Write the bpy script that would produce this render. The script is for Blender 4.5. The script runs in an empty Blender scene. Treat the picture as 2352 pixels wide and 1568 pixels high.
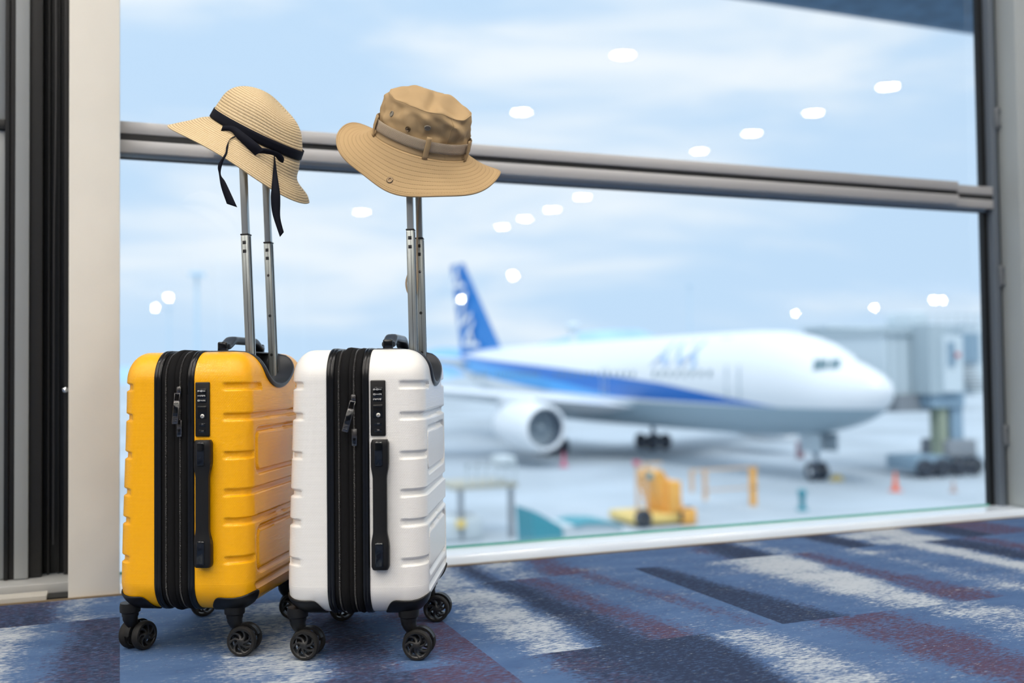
import bpy, bmesh, math, random
from mathutils import Vector, Matrix
R = math.radians
sc = bpy.context.scene
col = sc.collection
random.seed(7)

# ------------------------------------------------------------------ camera
CH, YAW, PITCH, ROLL = 0.5, R(21.5), R(1.75), R(0.66)
FPX = 2287.0
fw = Vector((math.sin(YAW)*math.cos(PITCH), math.cos(YAW)*math.cos(PITCH), math.sin(PITCH)))
rt0 = Vector((math.cos(YAW), -math.sin(YAW), 0)); up0 = rt0.cross(fw)
rt = rt0*math.cos(ROLL) - up0*math.sin(ROLL); up = rt.cross(fw)
CP = Vector((0, 0, CH))
cd = bpy.data.cameras.new('camera'); cam = bpy.data.objects.new('camera', cd); col.objects.link(cam)
cam.matrix_world = Matrix(((rt.x, up.x, -fw.x, CP.x), (rt.y, up.y, -fw.y, CP.y), (rt.z, up.z, -fw.z, CP.z), (0, 0, 0, 1)))
cd.sensor_width = 36.0; cd.lens = 36.0*FPX/2352.0
cd.clip_start = 0.05; cd.clip_end = 5000
cd.dof.use_dof = True; cd.dof.focus_distance = 1.84; cd.dof.aperture_fstop = 1.9
sc.camera = cam

def ray(px, py): return fw + rt*((px-1176)/FPX) - up*((py-784)/FPX)
def at_z(px, py, z):
    d = ray(px, py); return CP + d*((z-CP.z)/d.z)
def at_y(px, py, y):
    d = ray(px, py); return CP + d*((y-CP.y)/d.y)

# ------------------------------------------------------------------ world, sun, exposure
sc.view_settings.view_transform = 'Standard'; sc.view_settings.look = 'None'
sc.view_settings.gamma = 1; sc.view_settings.exposure = 0.0; sc.view_settings.use_curve_mapping = False
sc.cycles.max_bounces = 8; sc.cycles.diffuse_bounces = 4; sc.cycles.transparent_max_bounces = 12
sc.cycles.sample_clamp_indirect = 6.0
SKY = 1.14
w = bpy.data.worlds.new('sky'); sc.world = w; w.use_nodes = True
nt = w.node_tree; nt.nodes.clear()
def N(t, **kw):
    n = nt.nodes.new(t)
    for k, v in kw.items(): setattr(n, k, v)
    return n
L = lambda a, b: nt.links.new(a, b)
tc = N('ShaderNodeTexCoord'); mp = N('ShaderNodeMapping'); mp.inputs['Scale'].default_value = (1.6, 1.6, 7.0)
mp.inputs['Rotation'].default_value = (R(7), R(-9), 0)
L(tc.outputs['Generated'], mp.inputs['Vector'])
no = N('ShaderNodeTexNoise'); no.inputs['Scale'].default_value = 1.7; no.inputs['Detail'].default_value = 4; no.inputs['Roughness'].default_value = 0.5
no.inputs['Distortion'].default_value = 0.4
L(mp.outputs['Vector'], no.inputs['Vector'])
cr = N('ShaderNodeValToRGB'); cr.color_ramp.interpolation = 'EASE'
cr.color_ramp.elements[0].position = 0.36; cr.color_ramp.elements[0].color = (0.53, 0.71, 0.915, 1)
cr.color_ramp.elements[1].position = 0.68; cr.color_ramp.elements[1].color = (0.84, 0.90, 0.955, 1)
L(no.outputs['Fac'], cr.inputs['Fac'])
sx = N('ShaderNodeSeparateXYZ'); L(tc.outputs['Generated'], sx.inputs['Vector'])
mr = N('ShaderNodeMapRange'); mr.inputs['From Min'].default_value = 0.40; mr.inputs['From Max'].default_value = 0.95
mr.inputs['To Min'].default_value = 1.0; mr.inputs['To Max'].default_value = 1.9
L(sx.outputs['Z'], mr.inputs['Value'])
bg = N('ShaderNodeBackground'); L(cr.outputs['Color'], bg.inputs['Color'])
ml = N('ShaderNodeMath', operation='MULTIPLY'); ml.inputs[1].default_value = SKY; L(mr.outputs['Result'], ml.inputs[0]); L(ml.outputs[0], bg.inputs['Strength'])
L(bg.outputs['Background'], N('ShaderNodeOutputWorld').inputs['Surface'])
sd = bpy.data.lights.new('hazy_sun', 'SUN'); sd.energy = 1.5; sd.angle = R(16); sd.color = (1, 0.98, 0.95)
so = bpy.data.objects.new('hazy_sun', sd); col.objects.link(so); so.rotation_euler = (R(38), 0, R(-22))   # shines from behind the terminal roof

LAMP = 188.0     # radiance of the ceiling downlights

# ------------------------------------------------------------------ material helpers
def mat(name, c, rough=0.5, metal=0.0, coat=0.0, spec=0.5, emit=None, noise=None, bump=None):
    m = bpy.data.materials.new(name); m.use_nodes = True; t = m.node_tree; b = t.nodes['Principled BSDF']
    b.inputs['Base Color'].default_value = (*c, 1); b.inputs['Roughness'].default_value = rough
    b.inputs['Metallic'].default_value = metal; b.inputs['Coat Weight'].default_value = coat
    b.inputs['Specular IOR Level'].default_value = spec
    if emit: b.inputs['Emission Color'].default_value = (*emit[0], 1); b.inputs['Emission Strength'].default_value = emit[1]
    if noise or bump:
        tcn = t.nodes.new('ShaderNodeTexCoord')
    if noise:      # (scale, amount)
        n = t.nodes.new('ShaderNodeTexNoise'); n.inputs['Scale'].default_value = noise[0]; n.inputs['Detail'].default_value = 5
        t.links.new(tcn.outputs['Object'], n.inputs['Vector'])
        r = t.nodes.new('ShaderNodeValToRGB'); a = noise[1]
        r.color_ramp.elements[0].position = 0.3; r.color_ramp.elements[1].position = 0.7
        r.color_ramp.elements[0].color = (*[x*(1-a) for x in c], 1); r.color_ramp.elements[1].color = (*[min(1, x*(1+a)) for x in c], 1)
        t.links.new(n.outputs['Fac'], r.inputs['Fac']); t.links.new(r.outputs['Color'], b.inputs['Base Color'])
    if bump:       # (scale, strength, distance)
        n = t.nodes.new('ShaderNodeTexNoise'); n.inputs['Scale'].default_value = bump[0]; n.inputs['Detail'].default_value = 4
        t.links.new(tcn.outputs['Object'], n.inputs['Vector'])
        bp = t.nodes.new('ShaderNodeBump'); bp.inputs['Strength'].default_value = bump[1]; bp.inputs['Distance'].default_value = bump[2]
        t.links.new(n.outputs['Fac'], bp.inputs['Height']); t.links.new(bp.outputs['Normal'], b.inputs['Normal'])
    return m
def nodes(m): return m.node_tree, m.node_tree.nodes['Principled BSDF']
def mnode(t, op, a, b=None, clamp=False):
    n = t.nodes.new('ShaderNodeMath'); n.operation = op; n.use_clamp = clamp
    for i, x in enumerate((a, b)):
        if x is None: continue
        if isinstance(x, (int, float)): n.inputs[i].default_value = x
        else: t.links.new(x, n.inputs[i])
    return n.outputs[0]

# ------------------------------------------------------------------ mesh helpers
class MB:
    def __init__(s): s.v = []; s.f = []; s.mi = []; s.uv = {}; s.sm = []
    def add(s, verts, faces, mi=0, uvs=None, smooth=True):
        o = len(s.v); s.v += [tuple(p) for p in verts]
        for k, f in enumerate(faces):
            s.f.append([i+o for i in f]); s.mi.append(mi); s.sm.append(smooth)
            if uvs: s.uv[len(s.f)-1] = uvs[k]
    def box(s, c, d, rot=None, mi=0, bev=0.0, seg=2):
        bm = bmesh.new(); bmesh.ops.create_cube(bm, size=1)
        for v in bm.verts: v.co = Vector((v.co.x*d[0], v.co.y*d[1], v.co.z*d[2]))
        if bev > 0: bmesh.ops.bevel(bm, geom=bm.edges[:], offset=min(bev, min(d)*0.49), segments=seg, affect='EDGES', profile=0.5)
        M = (Matrix.Translation(Vector(c)) @ rot.to_4x4()) if rot else Matrix.Translation(Vector(c))
        bm.verts.index_update()
        s.add([M @ v.co for v in bm.verts], [[v.index for v in f.verts] for f in bm.faces], mi, smooth=bev > 0); bm.free(); return s
    def cyl(s, a, b, r0, r1=None, n=16, mi=0, caps=True):
        a = Vector(a); b = Vector(b); r1 = r0 if r1 is None else r1
        z = (b-a).normalized(); x = z.orthogonal().normalized(); y = z.cross(x)
        vs = []; fs = []
        for p, r in ((a, r0), (b, r1)):
            for i in range(n):
                t = 2*math.pi*i/n; vs.append(p + x*r*math.cos(t) + y*r*math.sin(t))
        for i in range(n): fs.append([i, (i+1) % n, n+(i+1) % n, n+i])
        s.add(vs, fs, mi)
        if caps: s.add(vs[:n], [list(range(n))[::-1]], mi, smooth=False); s.add(vs[n:], [list(range(n))], mi, smooth=False)
        return s
    def lathe(s, prof, n=32, mi=0, M=None, close=False):   # profile of (r, z) round Z, then matrix M
        vs = []; fs = []; k = len(prof)
        for i in range(n):
            t = 2*math.pi*i/n
            for r, z in prof: vs.append((r*math.cos(t), r*math.sin(t), z))
        for i in range(n):
            for j in range(k if close else k-1):
                j2 = (j+1) % k; i2 = (i+1) % n
                fs.append([i*k+j, i2*k+j, i2*k+j2, i*k+j2])
        if M: vs = [M @ Vector(p) for p in vs]
        s.add(vs, fs, mi); return s
    def tube(s, pts, r, n=10, mi=0, cap=True):
        pts = [Vector(p) for p in pts]; rings = []; x = None
        for i, p in enumerate(pts):
            d = (pts[min(i+1, len(pts)-1)] - pts[max(i-1, 0)]).normalized()
            x = d.orthogonal().normalized() if x is None else (x - d*x.dot(d)).normalized()
            y = d.cross(x); rr = r[i] if isinstance(r, (list, tuple)) else r
            rings.append([p + x*rr*math.cos(2*math.pi*k/n) + y*rr*math.sin(2*math.pi*k/n) for k in range(n)])
        s.grid(rings, closed_v=True, mi=mi)
        if cap:
            s.add(rings[0], [list(range(n))[::-1]], mi); s.add(rings[-1], [list(range(n))], mi)
        return s
    def grid(s, rows, closed_v=False, closed_u=False, mi=0, uvf=None, keep=None, smooth=True):
        a = len(rows); b = len(rows[0]); vs = [p for r_ in rows for p in r_]; fs = []; uvs = []
        for i in range(a if closed_u else a-1):
            for j in range(b if closed_v else b-1):
                i2 = (i+1) % a; j2 = (j+1) % b
                if keep and not keep(i, j): continue
                fs.append([i*b+j, i*b+j2, i2*b+j2, i2*b+j])
                if uvf: uvs.append(uvf(i, j))
        s.add(vs, fs, mi, uvs or None, smooth); return s
    def prism(s, poly, z0, z1, M=None, mi=0):              # polygon in xy, extruded along z
        n = len(poly); vs = [Vector((x, y, z0)) for x, y in poly] + [Vector((x, y, z1)) for x, y in poly]
        if M: vs = [M @ p for p in vs]
        s.add(vs, [list(range(n))[::-1], list(range(n, 2*n))] + [[i, (i+1) % n, n+(i+1) % n, n+i] for i in range(n)], mi, smooth=False); return s
    def build(s, name, mats, parent=None, loc=None, flip=False):
        me = bpy.data.meshes.new(name); me.from_pydata(s.v, [], s.f)
        for m in (mats if isinstance(mats, (list, tuple)) else [mats]): me.materials.append(m)
        for p, mi, sm in zip(me.polygons, s.mi, s.sm): p.material_index = mi; p.use_smooth = sm
        if s.uv:
            ul = me.uv_layers.new(name='UVMap')
            for p in me.polygons:
                u = s.uv.get(p.index)
                if u:
                    for k, li in enumerate(p.loop_indices): ul.data[li].uv = u[k]
        bm = bmesh.new(); bm.from_mesh(me)
        if not flip: bmesh.ops.recalc_face_normals(bm, faces=bm.faces)
        bm.to_mesh(me); bm.free()
        try: me.set_sharp_from_angle(angle=R(50))
        except Exception: pass
        me.update()
        o = bpy.data.objects.new(name, me); col.objects.link(o)
        if parent: o.parent = parent
        if loc: o.location = loc
        return o
def tag(o, label=None, cat=None, group=None, kind=None):
    if label: o['label'] = label
    if cat: o['category'] = cat
    if group: o['group'] = group
    if kind: o['kind'] = kind
    return o
def thing(name, label, cat, loc=(0, 0, 0), rotz=0.0, group=None, kind=None):
    o = bpy.data.objects.new(name, None); col.objects.link(o); o.empty_display_size = 0.05
    o.location = loc; o.rotation_euler = (0, 0, rotz); return tag(o, label, cat, group, kind)
def copy_tree(o, parent=None):
    c = o.copy(); col.objects.link(c); c.parent = parent
    for ch in list(o.children): copy_tree(ch, c)
    return c
def struct(name, mb, m, parent=None):
    o = mb.build(name, m, parent)
    if not parent: o['kind'] = 'structure'
    return o
def sstep(a, b, x):
    if a == b: return 1.0 if x >= a else 0.0
    t = max(0.0, min(1.0, (x-a)/(b-a))); return t*t*(3-2*t)

# ------------------------------------------------------------------ shared materials
M_sky_tinted_sill = mat('sky_tinted_sill', (0.74, 0.83, 0.92), 0.16, 0.0, spec=0.9, bump=(60, 0.05, 0.001))  # bluish tint puts the sky's reflection into the base colour
M_alu = mat('satin_aluminium_cover', (0.42, 0.42, 0.425), 0.42, 0.3)
M_frame = mat('grey_frame_paint', (0.115, 0.14, 0.17), 0.5)
M_black = mat('black_gasket', (0.004, 0.005, 0.006), 0.45)
M_char = mat('charcoal_gasket', (0.010, 0.010, 0.010), 0.5)
M_panel = mat('grey_glazed_panel', (0.29, 0.31, 0.315), 0.35)
M_beige = mat('beige_column_paint', (0.80, 0.77, 0.685), 0.55, noise=(3.0, 0.05), bump=(300, 0.25, 0.0006))
M_greycol = mat('grey_column_paint', (0.34, 0.375, 0.38), 0.6, noise=(2.0, 0.05))
M_ceiling = mat('ceiling_white', (0.72, 0.72, 0.70), 0.8)
M_wall = mat('hall_wall', (0.62, 0.61, 0.58), 0.7)
M_glass_edge = mat('green_glass_edge', (0.12, 0.38, 0.33), 0.2)
M_soffit = mat('soffit_grey_blue', (0.11, 0.22, 0.34), 0.7, noise=(6, 0.25))
M_fascia = mat('fascia_blue_grey', (0.16, 0.27, 0.40), 0.6)

# ------------------------------------------------------------------ carpet floor
GX, GY, TS = 0.0, 2.245, 0.605     # tile grid: edges at X = k*TS, Y = GY - k*TS
# each tile: bands [(x at far edge, x at near edge, kind)], x as fraction of the tile; kinds d=navy m=maroon l=light b=blue, lower-case mixes with blue
TILES = {
 # (ix, iy): iy 0 = strip against the sill, 1 = next, 2 = nearest
 (-1, 0): [(0, 0, 'n'), (.82, .82, 'l'), (.92, .9, 'b')],
 (-1, 1): [(0, 0, 'L'), (.74, .70, 'b'), (.84, .80, 'n'), (.93, .9, 'n')],
 (-1, 2): [(0, 0, 'L'), (.75, .75, 'b'), (.86, .86, 'n')],
 (-2, 0): [(0, 0, 'm'), (.3, .3, 'n')], (-2, 1): [(0, 0, 'n'), (.5, .5, 'b'), (.75, .8, 'L')], (-2, 2): [(0, 0, 'b')],
 (0, 0): [(0, 0, 'b'), (.3, .3, 'm'), (.45, .45, 'b'), (.75, .8, 'd')],
 (0, 1): [(0, 0, 'b'), (.30, .22, 'l'), (.50, .42, 'L'), (.60, .52, 'n'), (.75, .75, 'b'), (.85, .85, 'm')],
 (0, 2): [(0, 0, 'l'), (.30, .2, 'L'), (.48, .5, 'n'), (.75, .7, 'm')],
 (1, 0): [(0, 0, 'b'), (.12, .10, 'L'), (.34, .30, 'd'), (.46, .40, 'l'), (.56, .5, 'l'), (.70, .6, 'm'), (.85, .8, 'b')],
 (1, 1): [(0, 0, 'b'), (.05, .13, 'L'), (.31, .345, 'd'), (.47, .52, 'm'), (.60, .68, 'b'), (.72, .9, 'm'), (.80, .97, 'b')],
 (1, 2): [(0, 0, 'b'), (.14, .15, 'n'), (.30, .42, 'd'), (.72, .62, 'L'), (.90, .92, 'b')],
 (2, 0): [(0, 0, 'b'), (.45, .44, 'm'), (.55, .5, 'd'), (.76, .72, 'l'), (.84, .8, 'b')],
 (2, 1): [(0, 0, 'd'), (.10, .28, 'b'), (.34, .46, 'l'), (.46, .54, 'W'), (.76, .73, 'm'), (.90, .97, 'b')],
 (2, 2): [(0, 0, 'b'), (.12, .12, 'm'), (.44, .44, 'b'), (.55, .55, 'l'), (.85, .85, 'b')],
 (3, 0): [(0, 0, 'b'), (.1, .1, 'd'), (.30, .28, 'L'), (.55, .5, 'W'), (.75, .7, 'b'), (.82, .8, 'd')],
 (3, 1): [(0, 0, 'b'), (.06, .08, 'l'), (.14, .2, 'b'), (.38, .42, 'W'), (.55, .60, 'd'), (.75, .76, 'm'), (.9, .9, 'b')],
 (3, 2): [(0, 0, 'b'), (.3, .3, 'l'), (.6, .6, 'b')],
 (4, 0): [(0, 0, 'm'), (.3, .3, 'b'), (.6, .6, 'W'), (.8, .8, 'd')],
 (4, 1): [(0, 0, 'b'), (.2, .2, 'd'), (.5, .5, 'm'), (.8, .8, 'b')],
}
KIND = {'b': (-.15, -.08, -.08), 'l': (-.2, -.2, .42), 'L': (-.3, -.3, .60), 'W': (-.4, -.4, .86), 'd': (.86, .10, -.22), 'n': (.62, .50, -.22), 'm': (.10, .66, -.20)}
def make_floor():
    mb = MB(); cols = []
    def tile(ix, iy, step):
        x0 = GX+ix*TS; y1 = GY-(iy-1)*TS; y0 = y1-TS
        if (ix, iy) in TILES: bands = TILES[(ix, iy)]
        else:
            rn = random.Random(ix*77+iy*13+5); n = rn.randint(3, 5); bands = [(0, 0, rn.choice('bdlm'))]
            for k in range(1, n): c = k/n+rn.uniform(-.07, .07); bands.append((c, c+rn.uniform(-.06, .06), rn.choice('bbdlLmmn')))
        nx = int(round(TS/step)); ny = nx
        wob = random.Random(ix*31+iy*57); ph = [wob.uniform(0, 6.28) for _ in range(8)]
        def weights(u, v):
            out = [0, 0, 0]; tot = 0
            for k, (a, b, kd) in enumerate(bands):
                wv = .010*math.sin(v*5+ph[k % 8]) + .008*math.sin(v*13+ph[(k+3) % 8])
                lo = a+(b-a)*v + (wv if k else -9)
                if k+1 < len(bands):
                    a2, b2, _ = bands[k+1]; hi = a2+(b2-a2)*v + 0.010*math.sin(v*5+ph[(k+1) % 8])+.008*math.sin(v*13+ph[(k+4) % 8])
                else: hi = 9
                s = .075
                wgt = sstep(lo-s, lo+s, u)*(1-sstep(hi-s, hi+s, u)); kk = KIND[kd]; tot += wgt
                for q in range(3): out[q] += wgt*kk[q]
            return [o/max(tot, 1e-4) for o in out]
        vs = []; cs = []
        for j in range(ny+1):
            for i in range(nx+1):
                vs.append((x0+TS*i/nx, min(y1-TS*j/ny, 2.55), 0.0)); cs.append(weights(i/nx, j/ny))
        fs = [[j*(nx+1)+i, (j+1)*(nx+1)+i, (j+1)*(nx+1)+i+1, j*(nx+1)+i+1] for j in range(ny) for i in range(nx)]
        o = len(mb.v); mb.add(vs, fs, smooth=False)
        for f in fs:
            for q in f: cols.append(cs[q])
    for ix in range(-4, 8):
        for iy in range(0, 6):
            tile(ix, iy, 0.0151 if (-2 <= ix <= 4 and iy <= 2) else 0.0605)
    # the rest of the hall floor, plain tiles
    X0, X1, Y0, Y1 = GX-4*TS, GX+8*TS, GY-5*TS, 2.55
    for (a, b, c, d) in ((-14, X0, -60, Y1), (X1, 60, -60, Y1), (X0, X1, -60, Y0)):
        n = 1; mb.add([(a, c, 0), (b, c, 0), (b, d, 0), (a, d, 0)], [[0, 1, 2, 3]], smooth=False); cols += [(.25, .3, .2)]*4
    m = bpy.data.materials.new('woven_carpet'); m.use_nodes = True; t, b = nodes(m)
    at = t.nodes.new('ShaderNodeAttribute'); at.attribute_name = 'yarn'
    sp = t.nodes.new('ShaderNodeSeparateColor'); t.links.new(at.outputs['Color'], sp.inputs['Color'])
    tcn = t.nodes.new('ShaderNodeTexCoord')
    def nz(scale, stretch, det=3, off=0.0):
        mpn = t.nodes.new('ShaderNodeMapping'); mpn.inputs['Scale'].default_value = stretch; mpn.inputs['Location'].default_value = (off, off*1.7, off)
        t.links.new(tcn.outputs['Object'], mpn.inputs['Vector'])
        n = t.nodes.new('ShaderNodeTexNoise'); n.inputs['Scale'].default_value = scale; n.inputs['Detail'].default_value = det; n.inputs['Roughness'].default_value = 0.7
        t.links.new(mpn.outputs['Vector'], n.inputs['Vector']); return n.outputs['Fac']
    fine = nz(120, (0.45, 2.2, 1)); fine2 = nz(120, (0.5, 2.0, 1), 3, 3.7); fine3 = nz(120, (0.5, 2.4, 1), 3, 9.1)
    big = nz(9, (0.7, 1.6, 1), 4, 1.3); big2 = nz(7, (0.6, 1.8, 1), 4, 6.3)
    def thr(wt, nf, bf, kb):      # weight + streaky noise, thresholded into a sprayed edge
        s = mnode(t, 'MULTIPLY', mnode(t, 'SUBTRACT', nf, 0.5), 3.4)
        s = mnode(t, 'ADD', s, mnode(t, 'MULTIPLY', mnode(t, 'SUBTRACT', bf, 0.5), kb))
        s = mnode(t, 'ADD', s, wt)
        mrn = t.nodes.new('ShaderNodeMapRange'); mrn.interpolation_type = 'SMOOTHSTEP'
        mrn.inputs['From Min'].default_value = 0.25; mrn.inputs['From Max'].default_value = 0.75
        t.links.new(s, mrn.inputs['Value']); return mrn.outputs['Result']
    def mix(fac, a, bb):
        n = t.nodes.new('ShaderNodeMix'); n.data_type = 'RGBA'
        t.links.new(fac, n.inputs['Factor']) if not isinstance(fac, float) else setattr(n.inputs['Factor'], 'default_value', fac)
        for i, x in ((6, a), (7, bb)):
            if isinstance(x, tuple): n.inputs[i].default_value = (*x, 1)
            else: t.links.new(x, n.inputs[i])
        return n.outputs[2]
    base = mix(big, (0.034, 0.078, 0.185), (0.108, 0.188, 0.35))
    c1 = mix(thr(sp.outputs['Green'], fine2, big2, 1.2), base, (0.078, 0.050, 0.090))
    c2 = mix(thr(sp.outputs['Red'], fine3, big, .5), c1, (0.022, 0.035, 0.075))
    c3 = mix(thr(sp.outputs['Blue'], fine, big2, 1.7), c2, (0.43, 0.48, 0.53))
    t.links.new(c3, b.inputs['Base Color']); b.inputs['Roughness'].default_value = 0.95; b.inputs['Specular IOR Level'].default_value = 0.15
    bp = t.nodes.new('ShaderNodeBump'); bp.inputs['Strength'].default_value = 0.55; bp.inputs['Distance'].default_value = 0.003
    t.links.new(nz(420, (1, 1.6, 1), 2, 2.2), bp.inputs['Height']); t.links.new(bp.outputs['Normal'], b.inputs['Normal'])
    # flat mesh: write colours on loops
    me = bpy.data.meshes.new('floor'); me.from_pydata(mb.v, [], mb.f); me.materials.append(m)
    ca = me.color_attributes.new('yarn', 'FLOAT_COLOR', 'CORNER')
    flat = []
    for c in cols: flat += [c[0], c[1], c[2], 1.0]
    ca.data.foreach_set('color', flat)
    o = bpy.data.objects.new('floor', me); col.objects.link(o); o['kind'] = 'structure'
make_floor()

# ------------------------------------------------------------------ window wall
YS, YG = 2.468, 2.58            # front of sill and of column; glass plane
XJ = 2.757                      # where the glass meets the right jamb
def box(mb, x0, x1, y0, y1, z0, z1, bev=0.0, mi=0): return mb.box(((x0+x1)/2, (y0+y1)/2, (z0+z1)/2), (x1-x0, y1-y0, z1-z0), bev=bev, mi=mi)
win = tag(bpy.data.objects.new('window_1', None), kind='structure'); col.objects.link(win); win.location = (0, 0, 0)
m_glass = bpy.data.materials.new('window_glass'); m_glass.use_nodes = True; t = m_glass.node_tree; t.nodes.clear()
tr = t.nodes.new('ShaderNodeBsdfTransparent'); tr.inputs['Color'].default_value = (0.965, 0.985, 0.99, 1)
gl = t.nodes.new('ShaderNodeBsdfGlossy'); gl.inputs['Roughness'].default_value = 0.0
fr = t.nodes.new('ShaderNodeFresnel'); fr.inputs['IOR'].default_value = 1.5
mx = t.nodes.new('ShaderNodeMixShader'); ou = t.nodes.new('ShaderNodeOutputMaterial')
t.links.new(mnode(t, 'MULTIPLY', fr.outputs[0], 1.7, clamp=True), mx.inputs[0]); t.links.new(tr.outputs[0], mx.inputs[1]); t.links.new(gl.outputs[0], mx.inputs[2])
t.links.new(mx.outputs[0], ou.inputs['Surface'])
def pane(x0, x1, z0, z1, parent, y=YG):
    mb = MB(); mb.add([(x0, y, z0), (x1, y, z0), (x1, y, z1), (x0, y, z1)], [[0, 1, 2, 3]], smooth=False); return mb.build('glass_pane', m_glass, parent)
pane(-0.10, XJ, 0.03, 1.07, win); pane(-0.10, XJ, 1.07, 4.1, win)
# sill: white profile with a lower front face and a flat top that runs back to the glass
s = MB()
prof = [(YS, 0.0), (YS, 0.020), (YS+0.004, 0.0255), (YS+0.05, 0.027), (YG+0.03, 0.027), (YG+0.03, 0.0)]
rows = [[Vector((x, y, z)) for y, z in prof] for x in (-0.0005, 3.3)]
s.grid(rows, closed_v=True); s.add(rows[1], [list(range(len(prof)))], smooth=False)
struct('window_sill', s, M_sky_tinted_sill, win)
struct('glass_gasket', box(MB(), 0, XJ, YG-0.006, YG-0.001, 0.027, 0.033), M_glass_edge, win)
struct('caulk_line', box(MB(), -0.25, 3.3, YS-0.006, YS-0.0005, 0, 0.0035), mat('brown_sealant', (0.20, 0.15, 0.09), 0.8), win)
# mid rail: base rails, black slot, clamp-on covers, inner underside
y0 = 2.545
rail = MB(); box(rail, 0, 2.775, y0, YG-.002, 1.083, 1.112, 0.001); box(rail, 0, 2.775, y0, YG-.002, 1.0375, 1.067, 0.001)
struct('base_rail', rail, M_alu, win)
struct('rail_slot', box(box(MB(), 0, 2.80, y0+0.002, YG-.002, 1.0672, 1.0828), 0.2152, 2.5998, y0-0.014, y0-0.0006, 1.0722, 1.0863), M_black, win)
cov = MB(); box(cov, 0.215, 2.60, y0-0.022, y0-0.0005, 1.0865, 1.1170, 0.0015); box(cov, 0.215, 2.60, y0-0.022, y0-0.0005, 1.0405, 1.0720, 0.0015)
struct('cover_cap', cov, M_alu, win)
struct('drip_strip', box(MB(), 0, XJ, YG-0.018, YG-0.002, 1.0290, 1.0374), mat('blue_grey_strip', (0.30, 0.40, 0.50), 0.3), win)
struct('rail_gasket', box(MB(), 0, XJ, YG-0.016, YG-0.002, 1.0255, 1.0289), M_black, win)
# right jamb
struct('jamb_gasket', box(MB(), XJ-0.004, XJ+0.020, YG-0.008, YG+0.01, 0.026, 4.1), M_black, win)
jm = MB(); box(jm, XJ+0.018, XJ+0.043, 2.545, YG+0.01, 0.026, 4.1, 0.001); struct('jamb', jm, M_frame, win)
struct('jamb_shadow_gap', box(MB(), XJ+0.043, XJ+0.056, 2.552, YG+0.01, 0.026, 4.1), M_black, win)
for py in (272, 634, 1000):
    q = at_y(2300, py, 2.545); b = MB().box((XJ+0.044, 2.5415, q.z), (0.020, 0.006, 0.072), bev=0.001)
    for dz in (-0.024, 0.024): b.cyl((XJ+0.044, 2.5385, q.z+dz), (XJ+0.044, 2.533, q.z+dz), 0.006, n=6)
    struct('fixing_bracket', b, mat('bracket_steel', (0.25, 0.27, 0.29), 0.4, 0.6), win)
# columns
struct('trim_1', box(MB(), -0.1085, -0.0005, YS, 2.70, 0, 4.2, 0.0025), M_beige)
struct('trim_2', box(MB(), 2.812, 3.35, 2.4695, YG+.01, 0.028, 4.2, 0.006), M_greycol)
# left door/panel unit behind the column
d1 = tag(bpy.data.objects.new('door_1', None), kind='structure'); col.objects.link(d1)
YD = 2.60
def xd(px): return at_y(px, 700, YD).x
def strip(name, p0, p1, yo, m, z0=0.03, z1=4.2, y1=None):
    struct(name, box(MB(), xd(p0), xd(p1), YD+yo, y1 or 2.72, z0, z1, 0.0008), m, d1)
zr = at_y(10, 284, YD).z
struct('grey_panel', box(MB(), -0.9, xd(10), YD+0.015, 2.70, 0.03, zr-0.012, 0.001), M_panel, d1)
struct('grey_panel', box(MB(), -0.9, xd(10), YD+0.015, 2.70, zr+0.012, 4.2, 0.001), M_panel, d1)
strip('panel_gasket', 10, 20, 0.0, M_black); strip('panel_gasket', 20, 34, 0.008, M_char)
struct('panel_crossbar', box(MB(), -0.9, xd(12), YD+0.006, 2.69, zr-0.012, zr+0.012, 0.001), M_black, d1)
strip('grey_stile', 34, 66, 0.0, M_panel)
strip('charcoal_stile', 66, 96, 0.012, M_char); strip('black_recess', 96, 175, 0.05, M_black)
for p0, p1, yo in ((108, 112, 0.03), (132, 135, 0.035), (146, 156, 0.02)): strip('recess_fin', p0, p1, yo, M_char)
cab = MB(); pts = []
for k in range(60):
    z = 0.1+k*0.065; pts.append((xd(122)+0.004*sstep(.8, 1.2, z)*(1-sstep(1.3, 1.7, z)), YD+0.03, z))
cab.tube(pts, 0.0022, 6); struct('black_cord', cab, mat('cord_black', (0.03, 0.03, 0.032), 0.4), d1)
q = at_y(150, 895, YD+0.01); struct('chrome_catch', MB().lathe([(0, .008), (.006, .006), (.008, 0), (.008, -.02)], 16, M=Matrix.Translation(q) @ Matrix.Rotation(R(90), 4, 'X')), mat('chrome', (0.6, 0.62, 0.65), 0.15, 1.0), d1)
struct('door_threshold', box(MB(), -0.9, -0.109, 2.53, 2.72, 0.0, 0.028, 0.002), mat('threshold_grey', (0.38, 0.39, 0.39), 0.4), d1)
# ribbed metal grate
xg = at_z(105, 1385, 0).x
gm = mat('grate_metal', (0.50, 0.49, 0.45), 0.45, 0.2)
g = MB(); box(g, -0.9, xg, YS+0.002, YS+0.06, 0, 0.008)
for k in range(9): box(g, -0.9, xg, YS+0.004+k*0.0062, YS+0.007+k*0.0062, 0.008, 0.0125, 0.0005)
o = g.build('floor_grate', gm); tag(o, 'ribbed metal floor grate at the foot of the grey door left of the beige column', 'grate')
struct('trim_3', box(MB(), xg+.001, -0.109, YS+0.004, 2.53, 0, 0.006), M_black)
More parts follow.
